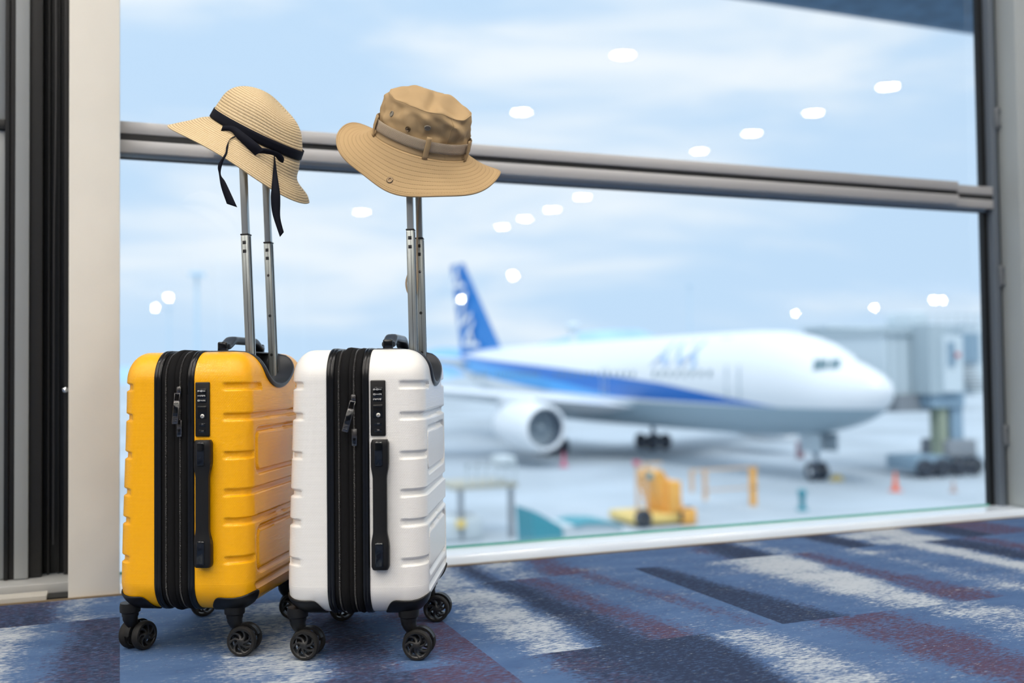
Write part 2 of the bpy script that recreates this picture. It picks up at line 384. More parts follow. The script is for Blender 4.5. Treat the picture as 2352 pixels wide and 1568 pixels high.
# walls and neighbouring bays outside the frame, hall shell
g = MB(); box(g, -14, -0.9, 2.60, 2.75, 0, 4.2); struct('wall_front', g, M_wall)
wb = MB(); box(wb, 3.35, 60, 2.60, 2.75, 0, 0.4); box(wb, 3.35, 60, 2.60, 2.75, 3.6, 4.2)
for k in range(12): box(wb, 8+k*4.5, 8.3+k*4.5, 2.60, 2.75, 0.4, 3.6)
struct('wall_right', wb, M_wall)
g = MB(); box(g, -14, 60, -60.2, -60, 0, 4.2); struct('wall_back', g, M_wall)
g = MB(); box(g, -14.2, -14, -60.2, 2.75, 0, 4.2); struct('wall_left', g, M_wall)
g = MB(); box(g, 60, 60.2, -60.2, 2.75, 0, 4.2); struct('wall_side', g, M_wall)
g = MB(); box(g, -14.2, 60.2, -60.2, 2.75, 4.2, 4.4); struct('ceiling', g, M_ceiling)
# outside overhang
ov = MB(); box(ov, -14, 62, 2.76, 6.95, 3.62, 4.4); o = ov.build('roof_overhang', M_soffit); tag(o, 'dark blue-grey roof overhang seen through the top right of the window', 'roof')
f = MB(); box(f, -14, 62, 6.951, 7.03, 3.62, 3.80); f.build('fascia_strip', M_fascia, o)

# ------------------------------------------------------------------ ceiling downlights
M_lamp = mat('lamp_diffuser', (1, 1, 1), 0.5, emit=((1.0, 0.925, 0.83), LAMP))
M_trim = mat('white_trim_ring', (0.8, 0.8, 0.8), 0.4)
def downlight(loc, r, label, group):
    t_ = thing('ceiling_downlight', label, 'ceiling light', loc, 0, group)
    MB().lathe([(r*1.02, 0.0), (r*1.18, 0.0), (r*1.2, -0.006), (r*1.02, -0.010)], 24, close=True).build('trim_ring', M_trim, t_)
    MB().lathe([(0.0001, -0.006), (r*1.0, -0.004)], 24).build('diffuser', M_lamp, t_)
    return t_
protos = {}
def place_light(x, y, r, label, group):
    key = r
    if key in protos:
        o = copy_tree(protos[key]); o.location = (x, y, 4.199); o['label'] = label; o['group'] = group
    else: protos[key] = downlight((x, y, 4.199), r, label, group)
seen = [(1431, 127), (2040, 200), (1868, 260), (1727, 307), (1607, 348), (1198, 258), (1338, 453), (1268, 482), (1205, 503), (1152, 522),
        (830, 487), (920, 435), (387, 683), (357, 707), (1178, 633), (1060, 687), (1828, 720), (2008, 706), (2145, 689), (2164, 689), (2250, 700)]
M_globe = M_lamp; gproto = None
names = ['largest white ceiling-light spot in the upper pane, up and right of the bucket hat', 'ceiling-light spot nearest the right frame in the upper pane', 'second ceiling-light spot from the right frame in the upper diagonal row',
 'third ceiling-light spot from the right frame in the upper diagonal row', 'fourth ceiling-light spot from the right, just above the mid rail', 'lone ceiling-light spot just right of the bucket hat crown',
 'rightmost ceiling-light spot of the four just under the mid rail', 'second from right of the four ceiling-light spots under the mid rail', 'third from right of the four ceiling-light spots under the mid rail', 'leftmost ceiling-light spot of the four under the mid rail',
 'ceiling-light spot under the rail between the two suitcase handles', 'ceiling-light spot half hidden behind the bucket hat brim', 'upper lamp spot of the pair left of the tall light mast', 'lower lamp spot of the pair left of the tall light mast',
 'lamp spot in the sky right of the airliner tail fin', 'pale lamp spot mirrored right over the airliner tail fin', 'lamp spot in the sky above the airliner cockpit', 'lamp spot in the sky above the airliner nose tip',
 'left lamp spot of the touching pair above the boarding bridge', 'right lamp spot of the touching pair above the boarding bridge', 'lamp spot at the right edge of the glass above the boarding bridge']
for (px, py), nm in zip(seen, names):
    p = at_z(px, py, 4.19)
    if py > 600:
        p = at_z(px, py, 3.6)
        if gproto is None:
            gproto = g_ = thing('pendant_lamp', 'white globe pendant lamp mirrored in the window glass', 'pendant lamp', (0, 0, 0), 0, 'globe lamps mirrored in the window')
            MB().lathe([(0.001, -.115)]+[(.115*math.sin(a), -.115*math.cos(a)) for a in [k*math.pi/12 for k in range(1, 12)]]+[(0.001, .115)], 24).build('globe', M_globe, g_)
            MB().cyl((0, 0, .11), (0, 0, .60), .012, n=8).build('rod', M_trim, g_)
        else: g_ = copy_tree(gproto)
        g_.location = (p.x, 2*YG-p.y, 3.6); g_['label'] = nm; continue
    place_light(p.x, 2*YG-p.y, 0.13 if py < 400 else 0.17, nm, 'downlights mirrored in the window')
lab2 = 'round recessed ceiling downlight, out of view, added to light the suitcases'
for x in (-8.5, -6.5, -4.5, -2.5, -0.9):  # unseen lamps added to light the room, clear of the glass reflections
    for y in (-8.5, -6.5, -4.5, -2.5, -0.5, 1.2): place_light(x, y, 0.13, lab2, 'added downlights out of view')
for x in (1.1, 3.1, 5.1):
    for y in (-2.6, -0.9, 1.0): place_light(x, y, 0.13, lab2, 'added downlights out of view')

# ------------------------------------------------------------------ suitcases
def hexmat(name, c, rough, coat, tint=None):
    m = mat(name, c, rough, coat=coat); t, b = nodes(m); b.inputs['Coat Roughness'].default_value = 0.05; b.inputs['Specular IOR Level'].default_value = 0.35
    uvn = t.nodes.new('ShaderNodeUVMap'); sp = t.nodes.new('ShaderNodeSeparateXYZ'); t.links.new(uvn.outputs[0], sp.inputs[0])
    k = 2*math.pi/0.0027
    waves = []
    for ang in (0, 60, 120):
        a = mnode(t, 'MULTIPLY', sp.outputs[0], k*math.cos(R(ang))); bb = mnode(t, 'MULTIPLY', sp.outputs[1], k*math.sin(R(ang)))
        waves.append(mnode(t, 'COSINE', mnode(t, 'ADD', a, bb)))
    h = mnode(t, 'ADD', mnode(t, 'ADD', waves[0], waves[1]), waves[2])
    bp = t.nodes.new('ShaderNodeBump'); bp.inputs['Strength'].default_value = 0.5; bp.inputs['Distance'].default_value = 0.00012
    t.links.new(h, bp.inputs['Height']); t.links.new(bp.outputs['Normal'], b.inputs['Normal'])
    t.links.new(bp.outputs['Normal'], b.inputs['Coat Normal'])
    return m
M_yel = hexmat('yellow_polycarbonate', (0.97, 0.455, 0.001), 0.27, 0.28)
M_wht = hexmat('white_polycarbonate', (0.85, 0.84, 0.805), 0.30, 0.35)
M_rub = mat('black_rubber_trim', (0.004, 0.0045, 0.0055), 0.24, spec=0.4)
M_fab = mat('black_nylon', (0.0045, 0.0045, 0.005), 0.85, spec=0.2, bump=(900, 0.4, 0.0005))
M_plas = mat('black_plastic', (0.006, 0.006, 0.0065), 0.42, spec=0.35, bump=(1500, 0.12, 0.0003))
M_gloss = mat('gloss_black', (0.003, 0.004, 0.006), 0.08, coat=0.3)
M_liner = mat('charcoal_plastic_liner', (0.028, 0.033, 0.042), 0.38)
M_tube = mat('brushed_aluminium_tube', (0.40, 0.43, 0.42), 0.30, 0.75)
M_tube_in = mat('inner_aluminium_tube', (0.46, 0.48, 0.47), 0.28, 0.75)
M_steel = mat('dark_chrome', (0.16, 0.155, 0.155), 0.25, 1.0)
M_tyre = mat('grey_black_tyre', (0.014, 0.0135, 0.013), 0.65, spec=0.3)
M_spoke = mat('wheel_plastic', (0.018, 0.018, 0.018), 0.35)
M_digit = mat('white_print', (0.75, 0.75, 0.72), 0.5)
mz = mat('zipper_teeth', (0.02, 0.02, 0.02), 0.35); t, b = nodes(mz)
uvn = t.nodes.new('ShaderNodeUVMap'); sp = t.nodes.new('ShaderNodeSeparateXYZ'); t.links.new(uvn.outputs[0], sp.inputs[0])
wv = mnode(t, 'SINE', mnode(t, 'MULTIPLY', sp.outputs[0], 2*math.pi/0.0022))
rp = t.nodes.new('ShaderNodeMapRange'); rp.inputs['From Min'].default_value = 0.0; rp.inputs['From Max'].default_value = 0.8; t.links.new(wv, rp.inputs['Value'])
mc = t.nodes.new('ShaderNodeMix'); mc.data_type = 'RGBA'; mc.inputs[6].default_value = (0.006, 0.006, 0.006, 1); mc.inputs[7].default_value = (0.09, 0.085, 0.08, 1)
t.links.new(rp.outputs[0], mc.inputs['Factor']); t.links.new(mc.outputs[2], b.inputs['Base Color'])
bp = t.nodes.new('ShaderNodeBump'); bp.inputs['Distance'].default_value = 0.0006; t.links.new(wv, bp.inputs['Height']); t.links.new(bp.outputs[0], b.inputs['Normal'])

HV, ZB, ZT, RC, RE = 0.172, 0.079, 0.543, 0.052, 0.040
ZC = (ZB+ZT)/2; HZ = (ZT-ZB)/2
GRV = [0.480, 0.426, 0.358, 0.292, 0.241, 0.173]
NS = 230
U0, U1 = -0.047, 0.027          # the black zip section lies between
def ringpts(inset, nt_, ns, nc, rc=None):
    hv, hz = HV-inset, HZ-inset; r = max((RC if rc is None else rc)-inset, 0.0012); r = min(r, hv*0.98); out = []
    # start at front (v=-hv) bottom, going up
    def arc(cv, cz, a0):
        for k in range(nc): a = a0 - (math.pi/2)*k/nc; out.append((cv+r*math.cos(a), cz+r*math.sin(a)))
    for k in range(ns): out.append((-hv, -hz+r+(2*hz-2*r)*k/ns))
    arc(-hv+r, hz-r, math.pi)
    for k in range(nt_): out.append((-hv+r+(2*hv-2*r)*k/nt_, hz))
    arc(hv-r, hz-r, math.pi/2)
    for k in range(ns): out.append((hv, hz-r-(2*hz-2*r)*k/ns))
    arc(hv-r, -hz+r, 0)
    for k in range(nt_): out.append((hv-r-(2*hv-2*r)*k/nt_, -hz))
    arc(-hv+r, -hz+r, -math.pi/2)
    return out
def band(d, half, soft): return 1-sstep(half-soft, half+soft, abs(d))
def sdrect(x, y, hx, hy, r):
    qx, qy = abs(x)-hx+r, abs(y)-hy+r
    return math.hypot(max(qx, 0), max(qy, 0))+min(max(qx, qy), 0)-r
SC_A, SC_D, SC_U = 0.088, 0.062, 0.055     # scoop half width, depth, inner u
def shell_surface(side, fine=1, off=0.0):
    """rows of points of one half shell; side +1 = broad face with the pull-out handle"""
    u_in = U1 if side > 0 else U0; sg = side
    uo = 0.125
    ns, nt_, nc = NS*fine, 40*fine, 12*fine
    prof = []; L0 = uo-RE-abs(u_in); n = int(L0/0.003)*fine
    for k in range(n): prof.append((abs(u_in)+L0*k/n, 0.0, 0))
    for k in range(12*fine+1): a = (math.pi/2)*k/(12*fine); prof.append((uo-RE+RE*math.sin(a), RE*(1-math.cos(a)), a))
    ins = RE
    while ins < HV-0.006: ins += (0.004 if fine > 1 else 0.0026); prof.append((uo, ins, math.pi/2))
    rows = []; base = []
    for (u, ins, a) in prof:
        rg = ringpts(ins, nt_, ns, nc); row = []; brow = []; m = len(rg)
        for i, (v, z) in enumerate(rg):
            p0 = rg[i-1]; p1 = rg[(i+1) % m]; tv, tz = p1[0]-p0[0], p1[1]-p0[1]; l = math.hypot(tv, tz) or 1
            nv, nz_ = -tz/l, tv/l                      # outward in the ring plane
            if nv*v+nz_*z < 0: nv, nz_ = -nv, -nz_
            W = z+ZC; du = abs(u)
            # relief depth
            G = 0.0
            cap = math.sin(a)
            u_start = 0.084 if side > 0 else 0.100
            sidefac = sstep(u_start-0.003, u_start+0.003, du)
            vert = sstep(0.5, 0.9, abs(nv)) if a < 1.5 else 1.0
            onlyside = 1.0 if a < 1.5 else sstep(0.146, 0.150, abs(v))
            for gi, gz in enumerate(GRV):
                full = gi in (1, 3, 4) or (gi == 0 and abs(v) > 0.096)
                g_ = band(W-gz, 0.0058, 0.0020)*sidefac*(vert if a < 1.5 else (1.0 if full else onlyside))
                G = max(G, g_)
            if a >= 1.5:
                for pc in (0.362, 0.184):
                    sd_ = sdrect(v, W-pc, 0.119, 0.034, 0.014)
                    G = max(G, 1.0*band(sd_-0.0045, 0.0042, 0.0022))
                G = max(G, band(W-0.122, 0.005, 0.002))
            G *= sstep(ZB+0.01, ZB+0.03, W)
            d = -0.0050*G
            # bottom belt that stands a little proud
            d += 0.0016*(1-sstep(0.108, 0.116, W))*sstep(0.07, 0.085, du)*sstep(.3, .8, abs(nv) if a < 1.5 else 1)
            d += off
            ca, sa = math.cos(a), math.sin(a)
            tp = sstep(ZB, ZT, W)*(0.011 if side < 0 else 0.003)*sstep(0.03, 0.125, du)
            uu = u+d*sa-tp
            row.append(Vector((sg*uu, v+nv*d*ca, W+nz_*d*ca))); brow.append((u, v, W, a, nv, nz_))
        rows.append(row); base.append(brow)
    return rows, base, prof
def in_scoop(u, v, W): return u > SC_U and W > ZT-SC_D-0.001 and (v/SC_A)**2+((ZT-W)/SC_D)**2 < 1.0
def shell_mesh(side, m, parent):
    rows, base, prof = shell_surface(side); b_ = len(rows[0])
    arc = [0.0]
    r0 = ringpts(0, 40, NS, 12)
    for i in range(1, b_): arc.append(arc[-1]+math.dist(r0[i], r0[i-1]))
    arc.append(arc[-1]+math.dist(r0[0], r0[-1]))
    plen = [0.0]
    for i in range(1, len(prof)): plen.append(plen[-1]+math.hypot(prof[i][0]-prof[i-1][0], prof[i][1]-prof[i-1][1]))
    def uvf(i, j):
        if prof[i][2] < 1.5: return [(arc[j], plen[i]), (arc[j+1], plen[i]), (arc[j+1], plen[i+1]), (arc[j], plen[i+1])]
        q = [(i, j), (i, (j+1) % b_), (i+1, (j+1) % b_), (i+1, j)]
        return [(base[a][c][2], base[a][c][1]) for a, c in q]
    keep = None
    if side > 0:
        keep = lambda i, j: not in_scoop(*[sum(base[a][c % b_][k] for a, c in ((i, j), (i, j+1), (i+1, j), (i+1, j+1)))/4 for k in (0, 1, 2)])
    mb = MB(); mb.grid(rows, closed_v=True, uvf=uvf, keep=keep)
    rs = NS+12+40+12; last = rows[-1]
    fs = [[k, k+1, rs+NS-k-1, rs+NS-k] for k in range(NS)] + [list(range(NS, rs+1)), list(range(rs+NS, b_))+[0]]
    mb.add(last, fs, uvs=[[(base[-1][q][2], base[-1][q][1]) for q in f] for f in fs])
    return mb.build('front_shell' if side < 0 else 'back_shell', m, parent)
def guard_mesh(side, vs, parent):
    rows, base, prof = shell_surface(side, 2, 0.0018); b_ = len(rows[0])
    def keep(i, j):
        u, v, W = [sum(base[a][c % b_][k] for a, c in ((i, j), (i, j+1), (i+1, j), (i+1, j+1)))/4 for k in (0, 1, 2)]
        v *= vs
        if v < 0 or W > ZB+0.06: return False
        ue = 0.048 if side > 0 else 0.055                    # where the guard fades out towards the zip
        top = ZB+0.029*math.sqrt(max(0.0, sstep(ue, ue+0.020, u))) + 0.006*sstep(.10, .125, u)
        if u < ue or W > top: return False
        if v < HV-0.045:
            k = (HV-0.045-v)/0.018
            if k > 1 or W > top-0.020*k*k: return False
        return True
    mb = MB(); mb.grid(rows, closed_v=True, keep=keep)
    o = mb.build('corner_guard', M_plas, parent)
    bm = bmesh.new(); bm.from_mesh(o.data)
    bmesh.ops.delete(bm, geom=[v for v in bm.verts if not v.link_faces], context='VERTS'); bm.to_mesh(o.data); bm.free()
    md = o.modifiers.new('thickness', 'SOLIDIFY'); md.thickness = 0.002; md.offset = 0
    bm = bmesh.new(); bm.from_mesh(o.data)          # ease the cut edge into a smooth curve
    bl = [v for v in bm.verts if v.is_boundary]
    for _ in range(25):
        new = {}
        for v in bl:
            nb = [e.other_vert(v).co for e in v.link_edges if e.is_boundary]
            if len(nb) == 2: new[v] = v.co*.4+(nb[0]+nb[1])*.3
        for v, c in new.items(): v.co = c
    bm.to_mesh(o.data); bm.free()
    return o
def ring_strip(prof, name, m, parent, closed=True, uv=False, seg=(40, 110, 12)):
    """prof: closed list of (u, inset) swept round the case outline"""
    rows = []
    for u, ins in prof:
        rows.append([Vector((u, v, z+ZC)) for v, z in ringpts(ins, *seg)])
    mb = MB(); uvf = None
    if uv:
        r0 = ringpts(0, *seg); arc = [0.0]
        for i in range(1, len(r0)+1): arc.append(arc[-1]+math.dist(r0[i % len(r0)], r0[i-1]))
        uvf = lambda i, j: [(arc[j], i), (arc[j+1], i), (arc[j+1], i+1), (arc[j], i+1)]
    mb.grid(rows, closed_v=True, closed_u=closed, uvf=uvf)
    return mb.build(name, m, parent)
def rot2(x, y, a): return (x*math.cos(a)-y*math.sin(a), x*math.sin(a)+y*math.cos(a))
def wheel_mesh():
    r = 0.0262; w_ = 0.0072
    mb = MB(); M = Matrix.Rotation(R(90), 4, 'X')
    mb.lathe([(r*.80, -w_), (r*.93, -w_), (r*.985, -w_*.6), (r, 0), (r*.985, w_*.6), (r*.93, w_), (r*.80, w_)], 48, M=M, close=True)
    mb.lathe([(r*.80, -w_*.95), (r*.74, -w_*.8), (r*.74, w_*.8), (r*.80, w_*.95)], 48, mi=1, M=M)
    for sgn in (-1, 1):
        prof = [(0.0002, w_*1.12), (0.0045, w_*1.1), (0.0062, w_*.95), (0.0066, w_*.2)]
        mb.lathe([(a, b*sgn) for a, b in prof], 24, mi=1, M=M)
    for k in range(7):
        a0 = k*2*math.pi/7; rows = []
        for q in range(8):
            f_ = q/7; rr = 0.0055+(r*.78-0.0055)*f_; aa = a0+0.75*f_**1.3; wd = 0.0021-0.0006*f_+0.0022*f_**4
            cx, cy = rr*math.cos(aa), rr*math.sin(aa); dx, dy = -math.sin(aa), math.cos(aa)
            h = w_*(0.95-0.25*math.sin(math.pi*f_))
            rows.append([M @ Vector((cx+dx*wd, cy+dy*wd, -h)), M @ Vector((cx, cy, -h*1.12)), M @ Vector((cx-dx*wd, cy-dy*wd, -h)), M @ Vector((cx-dx*wd, cy-dy*wd, h)), M @ Vector((cx, cy, h*1.12)), M @ Vector((cx+dx*wd, cy+dy*wd, h))])
        mb.grid(rows, closed_v=True, mi=1)
    return mb
def caster(parent, u, v, yaw):
    """stem, fork and two spoked wheels; trailing along +x"""
    t_ = MB()
    t_.lathe([(0.0002, 0.088), (0.0175, 0.088), (0.0185, 0.082), (0.0180, 0.072), (0.0150, 0.070), (0.0145, 0.064), (0.0002, 0.062)], 28)
    # fork body sweeping down and back to the axle
    prof = [(0.0, 0.068, .0135, .0135), (0.0, 0.058, .0135, .013), (0.003, 0.050, .0125, .0105), (0.008, 0.042, .011, .0065), (0.013, 0.034, .0095, .0062), (0.0185, 0.0265, .0085, .0060), (0.022, 0.021, .005, .0055)]
    rows = []
    for x, z, a, b_ in prof: rows.append([Vector((x+a*math.cos(2*math.pi*k/20), b_*math.sin(2*math.pi*k/20), z)) for k in range(20)])
    t_.grid(rows, closed_v=True); t_.add(rows[-1], [list(range(20))])
    # mudguard hood between the wheels and axle
    hood = []
    for q in range(13):
        a = R(20+q*13); hood.append([Vector((0.0185-0.029*math.cos(a+R(20)) if False else 0.0185+0.0285*math.cos(a), y, 0.0265+0.0285*math.sin(a))) for y in (-.0055, .0055)])
    hood2 = [[p+(p-Vector((0.0185, p.y, 0.0265))).normalized()*-0.004 for p in r_] for r_ in hood]
    t_.grid([r_+r2[::-1] for r_, r2 in zip(hood, hood2)], closed_v=True)
    t_.cyl((0.0185, -0.021, 0.0265), (0.0185, 0.021, 0.0265), 0.003, n=12)
    o = t_.build('caster', M_plas, parent); o.location = (u, v, 0); o.rotation_euler = (0, 0, yaw)
    for y in (-0.0155, 0.0155):
        wm = wheel_mesh().build('wheel', [M_tyre, M_spoke], o); wm.location = (0.0185, y, 0.0262); wm.rotation_euler = (0, random.uniform(0, 3), 0)
    return o
def text_mesh(s_, size, m, parent, M, name='printed_digits', depth=0.0, shear=0.0):
    cu = bpy.data.curves.new('tmp', 'FONT'); cu.body = s_; cu.size = size; cu.extrude = depth; cu.align_x = 'CENTER'; cu.align_y = 'CENTER'; cu.shear = shear
    to = bpy.data.objects.new('tmp', cu); col.objects.link(to)
    dg = bpy.context.evaluated_depsgraph_get(); me = bpy.data.meshes.new_from_object(to.evaluated_get(dg)); me.name = name
    bpy.data.objects.remove(to); me.transform(M); me.materials.clear(); me.materials.append(m)
    o = bpy.data.objects.new(name, me); col.objects.link(o); o.parent = parent; return o

def suitcase(label, loc, rotz, m_shell, tilt, casters, pull_tilt, rows_digits, zip_z):
    root = thing('suitcase', label, 'suitcase', loc, rotz)
    shell_mesh(-1, m_shell, root); shell_mesh(1, m_shell, root)
    for side in (-1, 1):
        for vs in (-1, 1): guard_mesh(side, vs, root)
    # rubber rails beside the zip section
    for a, b_ in ((-0.0475, -0.034), (0.0145, 0.0275)):
        c = (a+b_)/2
        ring_strip([(a, 0.006), (a, -0.0008), (a+.0015, -0.0024), (c-.002, -0.0030), (c, -0.0018), (c+.002, -0.0030), (b_-.0015, -0.0024), (b_, -0.0008), (b_, 0.006)], 'rubber_rail', M_rub, root)
    # fabric gusset with folds
    fp = [(-0.0345, 0.012), (-0.0345, 0.0015), (-0.031, 0.0005), (-0.0285, 0.0012), (-0.0235, 0.0012), (-0.021, -0.001), (-0.0185, -0.0036), (-0.014, -0.0044), (-0.0095, -0.003), (-0.0085, -0.001), (-0.006, -0.0022), (-0.003, -0.0016), (-0.0015, 0.0), (0.0035, 0.0), (0.005, -0.002), (0.009, -0.0030), (0.0125, -0.001), (0.0148, 0.001), (0.0148, 0.012)]
    ring_strip(fp, 'fabric_gusset', M_fab, root)
    for uc, ins in ((-0.026, 0.0006), (0.001, -0.0006)):
        ring_strip([(uc-.0018, ins+.001), (uc-.0012, ins-.0008), (uc, ins-.0012), (uc+.0012, ins-.0008), (uc+.0018, ins+.001)], 'zipper', mz, root, uv=True, closed=False)
    vf = -HV
    # zip slider and pull tab
    z0 = zip_z
    sl = MB().box((0.0012, vf-0.0045, z0), (0.0090, 0.0070, 0.0155), bev=0.0025); sl.box((0.0012, vf-0.0085, z0+.001), (0.0042, 0.0040, 0.011), bev=0.0018)
    so_ = sl.build('zipper_slider', M_steel, root)
    pt = MB(); h = 0.040
    for x in (-.0045, .0045): pt.box((x, 0, -0.006), (0.0016, 0.0022, 0.014), bev=0.0006)
    pt.box((0, 0, 0.001), (0.0105, 0.0022, 0.0022), bev=0.0007); pt.box((0, 0, -0.013), (0.0105, 0.0026, 0.0022), bev=0.0007)
    pt.box((0, 0, -0.013-h/2), (0.0115, 0.0030, h), bev=0.0013); pt.box((0, -0.0018, -0.012-h*.38), (0.0090, 0.0010, h*.60), bev=0.0004, mi=1)
    for k in range(3): pt.box((0, -0.0018, -0.012-h*.76-k*.0028), (0.0070, 0.0010, 0.0014), bev=0.0003, mi=1)
    po = pt.build('pull_tab', [M_steel, M_gloss], so_); po.location = (0.0012, vf-0.012, z0-0.006); po.rotation_euler = (R(-6), R(pull_tilt), 0)
    p2 = MB().box((0, 0, -0.012), (0.0095, 0.0026, 0.030), bev=0.0012); p2.box((0, -0.0016, -0.018), (0.0055, 0.0014, 0.011), bev=0.0005, mi=1)
    p2o = p2.build('lower_pull_tab', [M_steel, M_gloss], so_); p2o.location = (0.0030, vf-0.0080, z0-0.055)
    # combination lock plate
    lp = MB(); lx, lz = 0.0435, 0.440
    lp.box((lx, vf-0.0012, lz), (0.0265, 0.0050, 0.0965), bev=0.0020, seg=3)
    lo = lp.build('lock_plate', M_plas, root)
    dl = MB().box((lx, vf-0.0037, lz+.024), (0.0165, 0.0012, 0.0250), bev=0.0005)
    for k in range(3): dl.cyl((lx-.0075, vf-0.0028, lz+.0325-k*.0085), (lx+.0075, vf-0.0028, lz+.0325-k*.0085), 0.0035, n=20)
    dlo = dl.build('number_dial', M_gloss, lo)
    for k, rw in enumerate(rows_digits):
        for q, chh in enumerate(rw):
            Mx = Matrix.Translation((lx-.0050+q*.0050, vf-0.0066, lz+.0325-k*.0085)) @ Matrix.Rotation(R(90), 4, 'X') @ Matrix.Rotation(R(90), 4, 'Z')
            text_mesh(chh, 0.0062, M_digit, dlo, Mx, 'dial_digit')
    MB().box((lx, vf-0.0040, lz-.0050), (0.0165, 0.0018, 0.0230), bev=0.0008).box((lx, vf-0.0052, lz+.0030), (0.0165, 0.0025, 0.0045), bev=0.0008).build('release_slider', M_rub, lo)
    MB().lathe([(0.0002, .0012), (.0030, .0012), (.0037, 0.0004), (.0037, -.001)], 24, M=Matrix.Translation((lx+.0010, vf-0.0052, lz-.0120)) @ Matrix.Rotation(R(90), 4, 'X')).build('key_cylinder', mat('pale_metal', (.75, .72, .66), .3, .6), lo)
    MB().box((lx+.0010, vf-0.0066, lz-.0120), (0.0010, 0.0006, 0.0042), rot=Matrix.Rotation(R(25), 3, 'Y')).build('key_slot', M_black, lo)
    for k in range(2):
        zz = lz-.0275-k*.0115
        MB().box((lx, vf-0.0038, zz), (0.0125, 0.0008, 0.0058), bev=0.0002).box((lx+.001, vf-0.0046, zz+.0003), (0.0045, 0.0018, 0.0034), bev=0.0005, mi=1).build('zip_catch', [M_gloss, M_steel], lo)
    # side carry handle on the narrow face
    hx = 0.0475; zA, zB_ = 0.386, 0.163
    hm = MB(); secs = []
    L_ = zA-zB_
    for q in range(41):
        f_ = q/40; z = zA-L_*f_
        e = min(f_, 1-f_)
        wd = 0.0150-0.0030*sstep(.20, .30, e)
        th = 0.0105-0.0045*sstep(.16, .26, e)
        yo = vf-0.0085-0.0025*sstep(.16, .26, e)
        k_ = 1 if 0 < q < 40 else 0.85
        secs.append([Vector((hx+wd*k_*sx_, yo+th*k_*sy_*0.95, z)) for sx_, sy_ in ((-1, .7), (-1, -.6), (-.7, -1), (.7, -1), (1, -.6), (1, .7), (.8, 1), (-.8, 1))])
    hm.grid(secs, closed_v=True); hm.add(secs[0], [list(range(8))], smooth=False); hm.add(secs[-1], [list(range(8))], smooth=False)
    ho = hm.build('side_handle', M_plas, root)
    for zc in (zA-0.024, zB_+0.026):
        MB().box((hx-.001, vf-0.0178, zc), (0.0150, 0.0065, 0.043), bev=0.0031, seg=5).build('gloss_insert', M_gloss, ho)
    # top carry handle, runs front to back
    tx = 0.048; thm = MB(); secs = []
    for q in range(33):
        f_ = q/32; v = -0.088+0.176*f_; e = min(f_, 1-f_)
        z = ZT+0.010+0.013*sstep(0, .22, e); hw = 0.0125-0.002*sstep(.1, .3, e); hh = 0.0060+0.0015*sstep(.05, .2, e)
        secs.append([Vector((tx+hw*math.copysign(abs(math.cos(a))**.6, math.cos(a)), v, z+hh*math.copysign(abs(math.sin(a))**.6, math.sin(a)))) for a in [2*math.pi*k/16 for k in range(16)]])
    thm.grid(secs, closed_v=True); thm.add(secs[0], [list(range(16))]); thm.add(secs[-1], [list(range(16))])
    to = thm.build('top_handle', mat('blue_black_grip', (0.035, 0.045, 0.060), 0.28), root)
    for v in (-0.093, 0.093):
        MB().box((tx, v, ZT+0.009), (0.018, 0.012, 0.020), bev=0.003, seg=3).build('handle_mount', M_gloss, to)
    MB().box((0.0505, 0, ZT+0.0006), (0.043, 0.216, 0.0036), bev=0.0015).build('handle_base', M_liner, root)
    # scoop liner with raised lip
    lin = MB(); phis = [math.pi*k/40 for k in range(41)]
    def surf_u(W, v):
        dz = W-(ZT-RE); uo = 0.125-0.003
        return uo if dz <= 0 else uo-RE+math.sqrt(max(0.0, RE*RE-min(dz, RE)**2))
    rows = []
    for ph in phis:
        c_, s_ = math.cos(ph), math.sin(ph); v = -SC_A*c_; W = ZT-SC_D*s_
        us = surf_u(W, v); row = []
        oc = Vector((0, -c_, -s_))             # outwards from the scoop axis
        P = Vector((0, v, W)); nrm = 0.0035
        row.append(P+oc*0.0055+Vector((us-0.0010, 0, 0))); row.append(P+oc*0.0050+Vector((us+0.0022, 0, 0))); row.append(P+oc*0.0020+Vector((us+0.0042, 0, 0)))
        row.append(P-oc*0.0015+Vector((us+0.0035, 0, 0))); row.append(P-oc*0.0030+Vector((us+0.0005, 0, 0)))
        row.append(P-oc*0.0050+Vector((SC_U+.012, 0, 0))); row.append(P-oc*0.010+Vector((SC_U, 0, 0)))
        row.append(Vector((SC_U, -SC_A*c_*.5, ZT-SC_D*s_*.55-.001))); row.append(Vector((SC_U, 0, ZT-0.002)))
        rows.append(row)
    lin.grid(rows)
    lo_ = lin.build('handle_recess', M_liner, root)
    md = lo_.modifiers.new('t', 'SOLIDIFY'); md.thickness = 0.0015; md.offset = 0
    # telescopic posts
    Mt = Matrix.Rotation(R(-tilt), 4, 'Y')
    up_ = 0.0905; zb = ZT-0.055; zj = 0.765; zt = 0.972
    th_ = bpy.data.objects.new('telescopic_handle', None); col.objects.link(th_); th_.parent = root; th_.location = (up_, 0, zb); th_.rotation_euler = (0, R(-tilt), 0)
